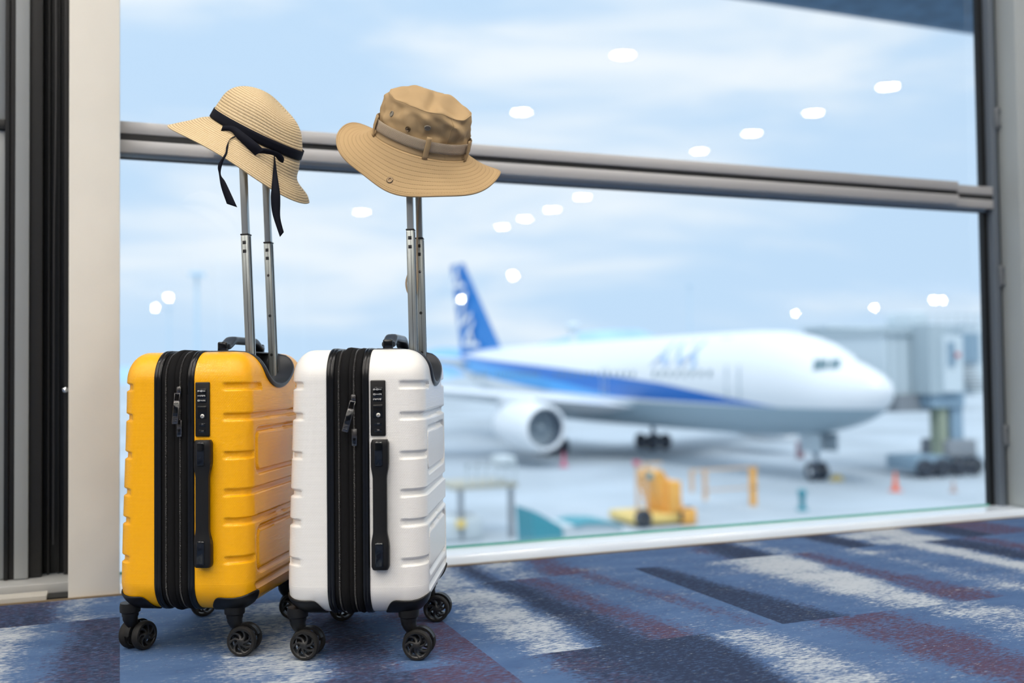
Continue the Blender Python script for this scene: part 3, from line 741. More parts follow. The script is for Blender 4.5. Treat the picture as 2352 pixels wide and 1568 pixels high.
    for v in (-0.060, 0.060):
        ou_ = MB(); ou_.box((0, v, (zj-zb)/2), (0.0150, 0.0185, zj-zb), bev=0.0030, seg=3)
        oo = ou_.build('outer_tube', M_tube, th_)
        MB().box((0, v, zj-zb+.0005), (0.0158, 0.0193, 0.0032), bev=0.0012).build('tube_collar', M_black, oo)
        bt = MB()
        for k in range(2): bt.box((-0.0005, v-0.0093, zj-zb-0.0150-k*0.0165), (0.0066, 0.0012, 0.0066), bev=0.0005)
        bt.build('stop_button', M_black, oo)
        if v > 0:
            hl = MB()
            for dz in (0.160, 0.245): hl.cyl((0, v-0.0094, zj-zb-dz*.92), (0, v-0.0090, zj-zb-dz*.92), 0.0030, n=16)
            hl.build('pin_hole', M_black, oo)
            MB().lathe([(0.0002, .002), (.002, .0015), (.0028, 0)], 12, M=Matrix.Translation((0, v-0.0092, zj-zb-0.066)) @ Matrix.Rotation(R(90), 4, 'X')).build('rivet', M_steel, oo)
        gr_ = MB().box((0.0079, v, (zj-zb)/2), (0.0008, 0.0030, zj-zb-.006)).box((0.0012, v-0.00935, (zj-zb)/2), (0.0006, 0.0006, zj-zb-.004)); gr_.build('tube_groove', M_char, oo)
        MB().box((0, v, (zt+zj-.02)/2-zb), (0.0120, 0.0150, zt-zj+.02), bev=0.0024, seg=3).build('inner_tube', M_tube_in, th_)
    MB().box((0, 0, zt-zb+.008), (0.026, 0.155, 0.024), bev=0.009, seg=4).build('grip', M_plas, th_)
    for (u, v, yaw) in casters: caster(root, u, v, yaw)
    return root
A1 = R(-28); A2 = R(-24.2)
def shifted(cx, cy, a, du, dv=0): return (cx+du*math.cos(a)-dv*math.sin(a), cy+du*math.sin(a)+dv*math.cos(a), 0)
S1 = shifted(.163, 2.033, A1, 0.019); S2 = shifted(.434, 1.880, A2, 0.016)
case_y = suitcase('yellow hard-shell cabin suitcase standing on the carpet under the straw hat', S1, A1, M_yel, 2.2,
    [(-.113, -.133, R(72)), (.085, -.133, R(2)), (.085, .133, R(5)), (-.113, .133, R(30))], 2, ('901', '123', '012'), 0.4735)
case_w = suitcase('white hard-shell cabin suitcase standing on the carpet under the khaki bucket hat', S2, A2, M_wht, 0.9,
    [(-.110, -.133, R(-6)), (.088, -.133, R(-5)), (.088, .133, R(-4)), (-.110, .133, R(20))], 14, ('901', '012', '234'), 0.4570)

# ------------------------------------------------------------------ hats
from mathutils.bvhtree import BVHTree
from mathutils import noise as mnoise
bpy.context.view_layer.update()
def depth_of(p): return (Vector(p)-CP).dot(fw)
def to_px(p):
    d = Vector(p)-CP; z = d.dot(fw); return 1176+FPX*d.dot(rt)/z, 784-FPX*d.dot(up)/z
def at_depth(px, py, dep): return CP + ray(px, py)*dep
def uvmat(name, c, rough, build, spec=0.3):
    m = mat(name, c, rough, spec=spec); t, b = nodes(m)
    uvn = t.nodes.new('ShaderNodeUVMap'); sp = t.nodes.new('ShaderNodeSeparateXYZ'); t.links.new(uvn.outputs[0], sp.inputs[0])
    build(t, b, sp.outputs[0], sp.outputs[1]); return m
def mixrgb(t, fac, a, bb):
    n = t.nodes.new('ShaderNodeMix'); n.data_type = 'RGBA'; t.links.new(fac, n.inputs['Factor'])
    for i, x in ((6, a), (7, bb)):
        if isinstance(x, tuple): n.inputs[i].default_value = (*x, 1)
        else: t.links.new(x, n.inputs[i])
    return n.outputs[2]
def straw(t, b, u, v):
    ph = mnode(t, 'MULTIPLY', v, 2*math.pi/0.0056)
    ridge = mnode(t, 'ABSOLUTE', mnode(t, 'SINE', mnode(t, 'MULTIPLY', ph, 0.5)))
    line = mnode(t, 'POWER', mnode(t, 'SUBTRACT', 1.0, ridge), 3.5)
    wv_ = mnode(t, 'SINE', mnode(t, 'ADD', mnode(t, 'MULTIPLY', u, 2*math.pi/0.0045), mnode(t, 'MULTIPLY', ph, 1.0)))
    h = mnode(t, 'ADD', ridge, mnode(t, 'MULTIPLY', wv_, 0.12))
    bp = t.nodes.new('ShaderNodeBump'); bp.inputs['Strength'].default_value = 0.7; bp.inputs['Distance'].default_value = 0.0012
    t.links.new(h, bp.inputs['Height']); t.links.new(bp.outputs[0], b.inputs['Normal'])
    n = t.nodes.new('ShaderNodeTexNoise'); n.inputs['Scale'].default_value = 260; tcn = t.nodes.new('ShaderNodeTexCoord'); t.links.new(tcn.outputs['Object'], n.inputs['Vector'])
    base = mixrgb(t, n.outputs['Fac'], (0.60, 0.44, 0.23), (0.78, 0.63, 0.40))
    t.links.new(mixrgb(t, line, base, (0.20, 0.11, 0.05)), b.inputs['Base Color'])
M_straw = uvmat('braided_straw', (.7, .55, .33), 0.6, straw)
def webb(t, b, u, v):
    a = mnode(t, 'SINE', mnode(t, 'MULTIPLY', u, 2*math.pi/0.0026)); c = mnode(t, 'SINE', mnode(t, 'MULTIPLY', v, 2*math.pi/0.0022))
    h = mnode(t, 'MULTIPLY', a, c)
    bp = t.nodes.new('ShaderNodeBump'); bp.inputs['Strength'].default_value = 0.8; bp.inputs['Distance'].default_value = 0.0008
    t.links.new(h, bp.inputs['Height']); t.links.new(bp.outputs[0], b.inputs['Normal'])
    r_ = t.nodes.new('ShaderNodeMapRange'); r_.inputs['From Min'].default_value = -1; t.links.new(h, r_.inputs['Value'])
    t.links.new(mixrgb(t, r_.outputs[0], (0.32, 0.24, 0.16), (0.62, 0.51, 0.38)), b.inputs['Base Color'])
M_web = uvmat('tan_webbing', (.4, .3, .2), 0.75, webb)
KH = (0.47, 0.325, 0.165)
def stitch(t, b, u, v):
    fr_ = mnode(t, 'FRACT', mnode(t, 'DIVIDE', v, 0.0078))
    d = mnode(t, 'ABSOLUTE', mnode(t, 'SUBTRACT', fr_, 0.5))
    line = mnode(t, 'SUBTRACT', 1.0, mnode(t, 'MULTIPLY', d, 7.0), clamp=True)
    dash = mnode(t, 'ADD', 0.65, mnode(t, 'MULTIPLY', mnode(t, 'SINE', mnode(t, 'MULTIPLY', u, 2*math.pi/0.0034)), 0.35))
    ln = mnode(t, 'MULTIPLY', line, dash)
    tcn = t.nodes.new('ShaderNodeTexCoord'); n = t.nodes.new('ShaderNodeTexNoise'); n.inputs['Scale'].default_value = 900; t.links.new(tcn.outputs['Object'], n.inputs['Vector'])
    h = mnode(t, 'ADD', mnode(t, 'MULTIPLY', ln, -1.0), mnode(t, 'MULTIPLY', n.outputs['Fac'], 0.25))
    bp = t.nodes.new('ShaderNodeBump'); bp.inputs['Strength'].default_value = 0.7; bp.inputs['Distance'].default_value = 0.0010
    t.links.new(h, bp.inputs['Height']); t.links.new(bp.outputs[0], b.inputs['Normal'])
    t.links.new(mixrgb(t, mnode(t, 'MULTIPLY', ln, 0.32), KH, (0.26, 0.16, 0.07)), b.inputs['Base Color'])
M_brim = uvmat('stitched_khaki_cotton', KH, 0.8, stitch)
M_khaki = mat('khaki_cotton', (0.42, 0.29, 0.15), 0.8, spec=0.3, noise=(14, 0.05), bump=(700, 0.25, 0.0006))
M_ribbon = mat('black_navy_ribbon', (0.004, 0.005, 0.011), 0.75, spec=0.15, bump=(1200, 0.2, 0.0003))
M_brass = mat('antique_brass', (0.22, 0.16, 0.10), 0.35, 0.9)
M_mesh = mat('vent_disc', (0.27, 0.24, 0.19), 0.6, 0.2)
M_cord = mat('tan_cord', (0.42, 0.32, 0.21), 0.8, bump=(900, 0.5, 0.0008))

def hat_frame(px, py, dep, tilt, roll):
    c = at_depth(px, py, dep); az = math.atan2(c.x-CP.x, c.y-CP.y)
    B = Matrix.Rotation(-az, 3, 'Z')      # x screen right, y away, z up
    return c, B @ Matrix.Rotation(R(roll), 3, 'Y') @ Matrix.Rotation(R(tilt), 3, 'X')
def hat_rows(M, n, prof_fn, svals, disp=None):
    rows = []
    for s_ in svals:
        rows.append([M @ Vector(prof_fn(2*math.pi*k/n, s_)) for k in range(n)])
    return rows
def hat_piece(M, n, fn, s0, s1, m, name, mt, parent, uvr=0.09, solid=0.0, off=0):
    sv = [s0+(s1-s0)*k/m for k in range(m+1)]
    rows = hat_rows(M, n, fn, sv)
    lens = [0.0]
    for i in range(1, len(rows)): lens.append(lens[-1]+(rows[i][0]-rows[i-1][0]).length*0.5+(rows[i][n//2]-rows[i-1][n//2]).length*0.5)
    mb = MB(); mb.grid(rows, closed_v=True, uvf=lambda i, j: [(2*math.pi*uvr*j/n, lens[i]), (2*math.pi*uvr*(j+1)/n, lens[i]), (2*math.pi*uvr*(j+1)/n, lens[i+1]), (2*math.pi*uvr*j/n, lens[i+1])])
    o = mb.build(name, mt, parent)
    if solid: md = o.modifiers.new('t', 'SOLIDIFY'); md.thickness = solid; md.offset = off
    return o, rows
def bvh_of(objs):
    vs, fs = [], []
    for o in objs:
        b0 = len(vs); mw = o.matrix_world
        vs += [mw @ v.co for v in o.data.vertices]; fs += [[b0+i for i in p.vertices] for p in o.data.polygons]
    return BVHTree.FromPolygons(vs, fs)
def hit(bvh, px, py):
    d = ray(px, py).normalized(); loc, nrm, _, dist = bvh.ray_cast(CP, d)
    if loc is None: return None, None
    if nrm.dot(d) > 0: nrm = -nrm
    return loc, nrm
def frame_from(nrm):
    z = nrm.normalized(); x = Vector((0, 0, 1)).cross(z).normalized(); y = z.cross(x)
    return Matrix((x, y, z)).transposed()
def ribbon_strip(name, pairs, m, parent, origin, dep_fn, sub=6):
    """pairs of edge points seen from the front, smoothed, given a depth along the view and a real thickness"""
    pts = []
    n = len(pairs)
    for i in range(n-1):
        for k in range(sub):
            f = k/sub; pr = [pairs[max(i-1, 0)], pairs[i], pairs[i+1], pairs[min(i+2, n-1)]]; row = []
            for e in (0, 1):
                q = []
                for c in (0, 1):
                    a, b_, c_, d_ = [pr[j][e][c] for j in range(4)]
                    q.append(0.5*((2*b_)+(-a+c_)*f+(2*a-5*b_+4*c_-d_)*f*f+(-a+3*b_-3*c_+d_)*f**3))
                row.append(q)
            pts.append(row)
    pts.append([list(pairs[-1][0]), list(pairs[-1][1])])
    rows = []; N_ = len(pts); deps = []
    for i, (a, b_) in enumerate(pts):          # keep the strip just in front of whatever it crosses
        ds = []
        for q in (a, b_, ((a[0]+b_[0])/2, (a[1]+b_[1])/2)):
            p_, _n = hit(bv1, *q)
            if p_ is not None: ds.append(depth_of(p_))
        deps.append(min(ds)-dep_fn(i/(N_-1)) if ds else (deps[-1] if deps else dep1))
    for _ in range(6):
        sm2 = [sum(deps[max(0, i-1):i+2])/len(deps[max(0, i-1):i+2]) for i in range(N_)]; deps = [min(a, b_+.0005) for a, b_ in zip(sm2, deps)]
    for i, (a, b_) in enumerate(pts):
        d = deps[i]; rows.append([at_depth(*a, d)-origin, at_depth((a[0]+b_[0])/2, (a[1]+b_[1])/2, d-0.0008)-origin, at_depth(*b_, d+0.001)-origin])
    o = MB().grid(rows).build(name, m, parent); md = o.modifiers.new('t', 'SOLIDIFY'); md.thickness = 0.0005; md.offset = 0
    return o

# straw sun hat on the yellow case
Hw = case_y.matrix_world @ Vector((0.070, 0, 0.975)); dep1 = depth_of(Hw)
c1, M1 = hat_frame(588, 317, dep1, 17, 25)
hat1 = thing('straw_sun_hat', 'natural straw sun hat with a black ribbon, tilted on the handle of the yellow suitcase', 'hat', c1)
RB, HC = 0.0855, 0.089
def straw_fn(th, s_):
    # s 0..1 crown from apex to base, 1..2 brim
    if s_ <= 1:
        a = s_*math.pi/2; r = RB*math.sin(a)**0.86; z = HC*math.cos(a)**0.72 if s_ < 1 else 0.0
        r *= 1+0.03*math.cos(2*th)
        z -= 0.010*math.exp(-((r*math.cos(th)-0.035)/0.03)**2-((r*math.sin(th)+.02)/0.05)**2)*(z/HC)
        r += 0.004*sstep(.8, 1, s_)
        x = r*math.cos(th); z *= 1-0.10*sstep(-0.01, .085, x)
        return (x-0.010*sstep(0, HC, z), r*math.sin(th), z)
    f = s_-1; c, s2 = math.cos(th), math.sin(th)
    dl = R(45+9*c+2*s2); wd = 0.084+0.004*c-0.012*max(0, -s2)**1.5
    wave = 0.004*math.sin(3*th+1.0)*f*f
    r0 = (RB+.004)*(1+0.03*math.cos(2*th)); ff = wd*f
    dl0 = dl*(0.75+0.25*sstep(0, .5, f)) + R(26)*max(0, c)**2*(1-sstep(.25, .9, f))
    return ((r0+ff*math.cos(dl0))*c, (r0+ff*math.cos(dl0))*s2, -ff*math.sin(dl0)-0.002+wave)
crown, _ = hat_piece(M1, 128, straw_fn, 0.004, 1.0, 48, 'crown', M_straw, hat1, solid=0.0016)
brim, _ = hat_piece(M1, 160, straw_fn, 1.0, 2.0, 40, 'brim', M_straw, hat1, solid=0.0018)
def rib_fn(th, s_):     # ribbon round the crown foot
    z = 0.0005+0.0180*s_; r = RB*(1+0.03*math.cos(2*th))+0.0066-0.0016*s_
    return (r*math.cos(th), r*math.sin(th), z)
rb, _ = hat_piece(M1, 128, rib_fn, 0, 1, 3, 'ribbon', M_ribbon, hat1, solid=0.0006, off=1)
bpy.context.view_layer.update()
bv1 = bvh_of([crown, brim, rb])
def dfront(px, py, gap): 
    p, n_ = hit(bv1, px, py); return (depth_of(p) if p else dep1)-gap
d0 = dfront(560, 330, .004)
d_a = dfront(540, 325, .004); d_b = dfront(520, 370, .006) if hit(bv1, 520, 370)[0] else d_a
ribbon_strip('bow_loop', [((512, 288), (507, 301)), ((538, 290), (530, 302)), ((560, 305), (545, 318)), ((592, 330), (573, 345)), ((606, 345), (586, 357))], M_ribbon, hat1, c1, lambda f: .002+.006*math.sin(3.1*f))
d2 = dfront(630, 358, .004)
ribbon_strip('bow_loop', [((593, 340), (585, 354)), ((612, 341), (600, 352)), ((640, 350), (628, 357)), ((652, 362), (640, 369)), ((651, 373), (648, 374))], M_ribbon, hat1, c1, lambda f: .002+.006*math.sin(3.1*f))
dE = depth_of(c1+M1 @ Vector(straw_fn(-2.1, 2.0)))-0.006
ribbon_strip('ribbon_tail', [((543, 311), (540, 315)), ((529, 318), (527, 322)), ((520, 336), (524, 339)), ((517, 352), (521, 354)), ((501, 379), (512, 373)), ((503, 400), (507, 400)), ((508, 430), (519, 420)), ((521, 468), (545, 476))], M_ribbon, hat1, c1, lambda f: .003)
dF = depth_of(c1+M1 @ Vector(straw_fn(-1.1, 2.0)))-0.006; d_c = dfront(631, 372, .006)
ribbon_strip('ribbon_tail', [((629, 357), (631, 357)), ((629, 372), (633, 372)), ((627, 395), (637, 402)), ((624, 428), (643, 442)), ((622, 455), (644, 464)), ((626, 492), (644, 500)), ((643, 544), (652, 533))], M_ribbon, hat1, c1, lambda f: .004)
# khaki bucket hat on the white case
Hw = case_w.matrix_world @ Vector((0.080, 0, 0.975)); dep2 = depth_of(Hw)
c2, M2 = hat_frame(966, 331, dep2, 27, 16)
hat2 = thing('bucket_hat', 'khaki cotton bucket hat with webbing band on the handle of the white suitcase', 'hat', c2)
RB2, HS, HT = 0.085, 0.080, 0.099
def wrinkle(p, k=1.0):
    v = mnoise.noise(Vector(p)*22)*0.6+mnoise.noise(Vector(p)*48+Vector((3, 1, 2)))*0.5
    rdg = 1-abs(mnoise.noise(Vector(p)*16+Vector((7, 2, 5))))*2
    fold = math.sin((p[0]*1.2+p[2]*0.9)*95+3*mnoise.noise(Vector(p)*14))*mnoise.noise(Vector(p)*19+Vector((1, 9, 4)))
    return (v*0.0130+rdg*0.0070+fold*0.0085)*k
def boonie_fn(th, s_):
    c, s2 = math.cos(th), math.sin(th)
    ell = 1+0.05*math.cos(2*th)
    if s_ <= 1:                       # top panel, apex to seam
        r = (RB2-0.010)*s_; z = HS+(HT-HS)*(1-s_**2.2)
        p = Vector((r*c, r*s2, z)); w_ = wrinkle(p, .55-.15*s_)
        # pinched fold in front, peak towards the left back
        z += -0.009*math.exp(-((p.x-0.004)/0.010)**2-((p.y+0.045)/0.026)**2)+0.007*math.exp(-((p.x+0.020)/0.040)**2-((p.y)/0.04)**2)
        z += -0.010*math.exp(-((p.x-0.045)/0.02)**2-((p.y+0.03)/0.03)**2)
        return (p.x*ell, p.y, z+w_)
    if s_ <= 2:                       # side wall, seam to base
        f = s_-1; r = RB2-0.010+0.014*f-0.004*math.sin(math.pi*f); z = HS*(1-f)
        p = Vector((r*c, r*s2, z)); w_ = wrinkle(p, sstep(0, .18, f)*(1-sstep(.48, .72, f))*1.05)
        z += (1-f)**2*(-0.009*math.exp(-((p.x-0.004)/0.010)**2-((p.y+0.045)/0.026)**2)-0.010*math.exp(-((p.x-0.045)/0.02)**2-((p.y+0.03)/0.03)**2)) + wrinkle(Vector(((RB2-.01)*c, (RB2-.01)*s2, HS)), 0.40)*(1-f)**2
        # vertical crease to the right of the front
        cr_ = math.exp(-(((th-5.35+math.pi) % (2*math.pi)-math.pi)/0.10)**2)
        rr = r+w_-0.007*cr_*math.sin(math.pi*f)
        return (rr*c*ell, rr*s2, z)
    f = s_-2                          # brim
    wd = 0.068+0.010*max(0, -s2)**2
    fr_ = max(0.0, -s2)
    dl = 22-6*c+24*fr_**1.5+10*math.exp(-(((th-4.1+math.pi) % (2*math.pi)-math.pi)/0.5)**2)
    lift = 46*math.exp(-(((th-2.80+math.pi) % (2*math.pi)-math.pi)/0.55)**2)+30*math.exp(-(((th-6.15+math.pi) % (2*math.pi)-math.pi)/0.40)**2)-14*math.exp(-(((th-3.75+math.pi) % (2*math.pi)-math.pi)/0.35)**2)
    x_ = 0; zz = 0; nst = max(1, int(f*20+.5))
    for k in range(nst):
        ff = (k+.5)/20; a = R(dl+12*(1-ff)-lift*sstep(.2, 1, ff)); x_ += wd/20*math.cos(a); zz -= wd/20*math.sin(a)
    r0 = RB2+0.004
    zz += 0.0035*math.sin(5*th+.6)*f*f
    return ((r0+x_)*c*ell, (r0+x_)*s2, zz)
def lens_fix(o): return o
ct, _ = hat_piece(M2, 144, boonie_fn, 0.01, 1.0, 30, 'top_panel', M_khaki, hat2, solid=0.0014)
cs_, side_rows = hat_piece(M2, 144, boonie_fn, 1.0, 2.0, 34, 'crown', M_khaki, hat2, solid=0.0014)
bm2, brows = hat_piece(M2, 180, boonie_fn, 2.0, 3.0, 20, 'brim', M_brim, hat2, solid=0.0026, off=0)
edge = MB(); edge.tube([p for p in brows[-1]]+[brows[-1][0]], 0.0021, 8, cap=False); edge.build('brim_piping', M_khaki, hat2)
sm_ = MB(); sm_.tube([p*1.0+M2 @ Vector((0, 0, 0)) for p in side_rows[0]]+[side_rows[0][0]], 0.0011, 6, cap=False)
for th_i in (124, 60): sm_.tube([side_rows[i][th_i]*1.008 for i in range(0, 35)], 0.0010, 6)
sm_.build('seam', M_khaki, hat2)
def web_fn(th, s_):
    z = 0.0125+0.020*s_; r = RB2+0.0046-0.0012*s_+0.0010*math.sin(4*th); return (r*math.cos(th)*(1+0.05*math.cos(2*th)), r*math.sin(th), z)
wb_, _ = hat_piece(M2, 128, web_fn, 0, 1, 4, 'webbing_band', M_web, hat2, solid=0.0012, off=1)
for th in (3.55, 4.93, 5.95, 0.9, 2.2):
    mb = MB(); rows = []
    for k in range(9):
        f = k/8; z = -0.002+0.042*f; r = RB2+0.0075-0.001*f+0.002*math.sin(math.pi*f); rows.append([M2 @ Vector((r*math.cos(th+dt)*(1+0.05*math.cos(2*th)), r*math.sin(th+dt), z)) for dt in (-.055, 0, .055)])
    o = mb.grid(rows).build('belt_loop', M_khaki, hat2); md = o.modifiers.new('t', 'SOLIDIFY'); md.thickness = 0.0014; md.offset = 0
bpy.context.view_layer.update(); bv2 = bvh_of([ct, cs_, bm2, wb_])
for name, px, py, r, m_, kind_ in (('vent_eyelet', 901, 262, .0058, M_mesh, 0), ('snap_stud', 937, 296, .0050, M_brass, 1), ('vent_eyelet', 982, 293, .0062, M_mesh, 0), ('snap_socket', 896, 414, .0070, M_brass, 2)):
    p, nn = hit(bv2, px, py)
    if not p: continue
    Mx = Matrix.Translation(p-c2+nn*0.0006) @ frame_from(nn).to_4x4(); e = MB()
    if kind_ == 0: e.lathe([(0.0001, 0.0008), (r*.72, 0.0008), (r*.74, 0.0018), (r*.92, 0.0018), (r, 0.0004), (r, -.002)], 28, M=Mx)
    if kind_ == 1: e.lathe([(0.0001, 0.0040), (r*.30, 0.0036), (r*.42, 0.002), (r*.45, 0.0008), (r*.75, 0.0008), (r*.9, 0.0016), (r, 0.0004), (r, -.002)], 28, M=Mx)
    if kind_ == 2: e.lathe([(0.0001, -.0004), (r*.35, -.0004), (r*.38, 0.0016), (r*.6, 0.0022), (r*.85, 0.0018), (r, 0.0004), (r, -.002)], 28, M=Mx)
    e.build(name, m_, hat2)
def cord(pts, dz):
    mb = MB(); P_ = [at_depth(x, y, dep2+dz)-c2 for x, y in pts]; out = []
    for i in range(len(P_)-1):
        a, b_, c_, d_ = P_[max(i-1, 0)], P_[i], P_[i+1], P_[min(i+2, len(P_)-1)]
        for k in range(6):
            f = k/6; out.append(0.5*((2*b_)+(-a+c_)*f+(2*a-5*b_+4*c_-d_)*f*f+(-a+3*b_-3*c_+d_)*f**3))
    mb.tube(out+[P_[-1]], 0.0020, 8); return mb
cd_ = cord([(936, 440), (938, 462), (942, 500), (950, 560), (946, 612), (937, 632), (933, 650), (936, 668), (943, 678), (952, 680), (958, 660), (958, 580), (959, 505), (962, 465), (966, 440)], 0.035)
cd_.build('chin_cord', M_cord, hat2)

# ------------------------------------------------------------------ outside: apron, airliner, bridge, equipment
GZ = -5.15
M_tarmac = mat('pale_concrete_apron', (0.40, 0.45, 0.49), 0.75, noise=(0.10, 0.20))
t, b = nodes(M_tarmac)
g = MB(); box(g, -600, 1500, 2.745, 2600, GZ-0.5, GZ); o = g.build('apron', M_tarmac); o['kind'] = 'structure'; o.name = 'floor_apron'
g = MB(); box(g, -14.2, 60.2, 2.60, 2.74, GZ, -0.06); struct('wall_outside', g, M_fascia)
sm = mat('bare_apron_stain', (0.36, 0.43, 0.50), 0.8)
# hills and far buildings
def ridge(name, Y, pts, m, label, cat, depth=60):
    mb = MB(); n = len(pts); rows = []
    P0 = [at_y(px, py, Y) for px, py in pts]
    rows.append([Vector((p.x, Y-depth, GZ)) for p in P0]); rows.append([Vector((p.x, Y-depth*.4, GZ+(p.z-GZ)*.6)) for p in P0]); rows.append([Vector((p.x, Y, p.z)) for p in P0]); rows.append([Vector((p.x, Y+depth, GZ)) for p in P0])
    o = mb.grid(rows).build(name, m); return tag(o, label, cat)
M_hill = mat('haze_blue_hill', (0.20, 0.40, 0.66), 0.95, noise=(0.01, 0.2))  # distance haze is mixed into the hill's base colour
M_hill2 = mat('haze_pale_hill', (0.36, 0.55, 0.76), 0.95, noise=(0.01, 0.1))  # paler haze painted into the colour, shared by ridge and tree line
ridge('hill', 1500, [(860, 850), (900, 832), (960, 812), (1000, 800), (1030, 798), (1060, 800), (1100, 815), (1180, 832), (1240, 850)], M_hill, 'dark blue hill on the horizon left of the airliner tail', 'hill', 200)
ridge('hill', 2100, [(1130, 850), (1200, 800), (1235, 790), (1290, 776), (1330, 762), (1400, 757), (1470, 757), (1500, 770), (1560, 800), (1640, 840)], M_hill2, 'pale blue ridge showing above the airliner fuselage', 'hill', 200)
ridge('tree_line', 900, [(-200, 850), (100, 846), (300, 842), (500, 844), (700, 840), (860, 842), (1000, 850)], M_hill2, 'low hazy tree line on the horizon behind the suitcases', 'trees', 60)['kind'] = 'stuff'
def light_mast(px, ytop, Y, label, m):
    p = at_y(px, ytop, Y); r_ = thing('light_mast', label, 'light mast', (p.x, Y, GZ))
    h = p.z-GZ
    MB().cyl((0, 0, 0), (0, 0, h), 0.35, 0.22, 10).build('pole', m, r_)
    mb = MB(); mb.box((0, 0, h), (2.0, 2.0, 0.3))
    mb.build('lamp_rack', m, r_)
    for k in range(4):
        MB().box((-.9+.6*k, -1.0, h-.3), (.45, .4, .5), bev=0.08).build('floodlight', m, r_)
M_mast = mat('haze_pale_mast', (0.52, 0.68, 0.80), 0.6)  # pale blue stands in for haze between camera and masts
light_mast(452, 628, 150, 'tall pale light mast seen between the beige column and the yellow suitcase handle', M_mast)
light_mast(388, 706, 320, 'short distant light mast just left of the tall one', M_mast)
light_mast(1583, 655, 330, 'thin distant light mast above the airliner fuselage', M_mast)
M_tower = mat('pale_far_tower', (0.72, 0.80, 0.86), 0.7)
p = at_y(1317, 742, 600); tw = thing('control_tower', 'pale distant tower above the rear fuselage of the airliner', 'tower', (p.x, 600, GZ))
MB().cyl((0, 0, 0), (0, 0, p.z-GZ-5), 3.0, 2.6, 16).build('shaft', M_tower, tw); MB().lathe([(2.6, p.z-GZ-5), (4.4, p.z-GZ-3.5), (4.4, p.z-GZ-1), (3, p.z-GZ), (0.01, p.z-GZ+.3)], 20).build('cab', M_tower, tw)

# the airliner
PN = Vector((33.0, 36.4, GZ)); back = Vector((-0.061, 0.998, 0))
air = thing('airliner', 'white twin-engine airliner with a blue stripe and blue tail parked on the apron', 'airplane', PN, math.atan2(-back.y, -back.x))
ST = [(0, 4.55, 4.55, 0.02), (.15, 4.95, 4.12, .42), (.5, 5.22, 3.75, .80), (1, 5.48, 3.42, 1.15), (1.8, 5.78, 3.10, 1.52), (2.6, 6.08, 2.87, 1.80), (3.4, 6.52, 2.70, 2.02), (4.3, 6.93, 2.56, 2.20), (5.5, 7.25, 2.42, 2.36), (7, 7.48, 2.30, 2.46), (9, 7.58, 2.22, 2.50),
      (12, 7.60, 2.20, 2.515), (20, 7.60, 2.20, 2.515), (28, 7.60, 2.20, 2.515), (35, 7.60, 2.25, 2.515), (38, 7.60, 2.50, 2.47), (41, 7.60, 3.00, 2.32), (44, 7.58, 3.65, 2.02), (47, 7.50, 4.40, 1.60), (50, 7.32, 5.20, 1.10), (52.5, 7.05, 5.85, .62), (54, 6.80, 6.30, .25), (54.4, 6.60, 6.50, .05)]
ST = [(a, 4.9+(b_-4.9)*1.06, 4.9+(c_-4.9)*1.05, d_*1.04) for a, b_, c_, d_ in ST]
def stat(s_):
    for i in range(len(ST)-1):
        if ST[i][0] <= s_ <= ST[i+1][0]:
            f = (s_-ST[i][0])/(ST[i+1][0]-ST[i][0]); return [ST[i][k]+(ST[i+1][k]-ST[i][k])*f for k in (1, 2, 3)]
    return ST[-1][1:]
fus = MB(); rows = []; ss = [x*.25 for x in range(1, 32)]+[8+x for x in range(0, 47)]+[54.4]
for s_ in [0, .05, .12]+ss:
    zt_, zb_, hw = stat(s_); zc_ = (zt_+zb_)/2; hh = (zt_-zb_)/2
    rows.append([Vector((-s_, hw*math.cos(2*math.pi*k/48), zc_+hh*math.sin(2*math.pi*k/48))) for k in range(48)])
fus.grid(rows, closed_v=True); fus.add(rows[0], [list(range(48))]); fus.add(rows[-1], [list(range(48))])
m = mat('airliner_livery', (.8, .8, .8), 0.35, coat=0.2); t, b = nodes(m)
tcn = t.nodes.new('ShaderNodeTexCoord'); sp = t.nodes.new('ShaderNodeSeparateXYZ'); t.links.new(tcn.outputs['Object'], sp.inputs[0])
sv_ = mnode(t, 'DIVIDE', sp.outputs[0], -60.0); zz = sp.outputs[2]
def curve(pts):
    n = t.nodes.new('ShaderNodeFloatCurve'); c = n.mapping.curves[0]
    c.points[0].location = (0, pts[0][1]/10); c.points[1].location = (1, pts[-1][1]/10)
    for x, y in pts: c.points.new(x/60, y/10)
    for p_ in c.points: p_.handle_type = 'VECTOR'
    n.mapping.update(); t.links.new(sv_, n.inputs['Value']); return mnode(t, 'MULTIPLY', n.outputs[0], 10.0)
ztop = curve([(3, 3.45), (5, 3.7), (15, 4.9), (27, 5.8), (45, 6.9), (55, 7.5)]); zbot = curve([(3, 3.6), (6, 3.75), (22, 4.0), (30, 4.3), (45, 5.6), (55, 6.8)])
zmid = curve([(3, 3.4), (20, 4.0), (26, 4.75), (34, 5.6), (45, 6.55), (55, 7.3)])
def gt(a, c): 
    n = t.nodes.new('ShaderNodeMath'); n.operation = 'GREATER_THAN'; t.links.new(a, n.inputs[0]); (t.links.new(c, n.inputs[1]) if not isinstance(c, float) else setattr(n.inputs[1], 'default_value', c)); return n.outputs[0]
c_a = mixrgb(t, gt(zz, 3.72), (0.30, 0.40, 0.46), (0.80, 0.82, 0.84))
c_b = mixrgb(t, mnode(t, 'MULTIPLY', gt(zz, zbot), gt(ztop, zz)), c_a, (0.05, 0.36, 0.80))
c_c = mixrgb(t, mnode(t, 'MULTIPLY', gt(zz, zmid), mnode(t, 'MULTIPLY', gt(ztop, zz), gt(zz, zbot))), c_b, (0.0, 0.14, 0.52))
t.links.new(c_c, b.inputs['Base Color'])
fo = fus.build('fuselage', m, air)
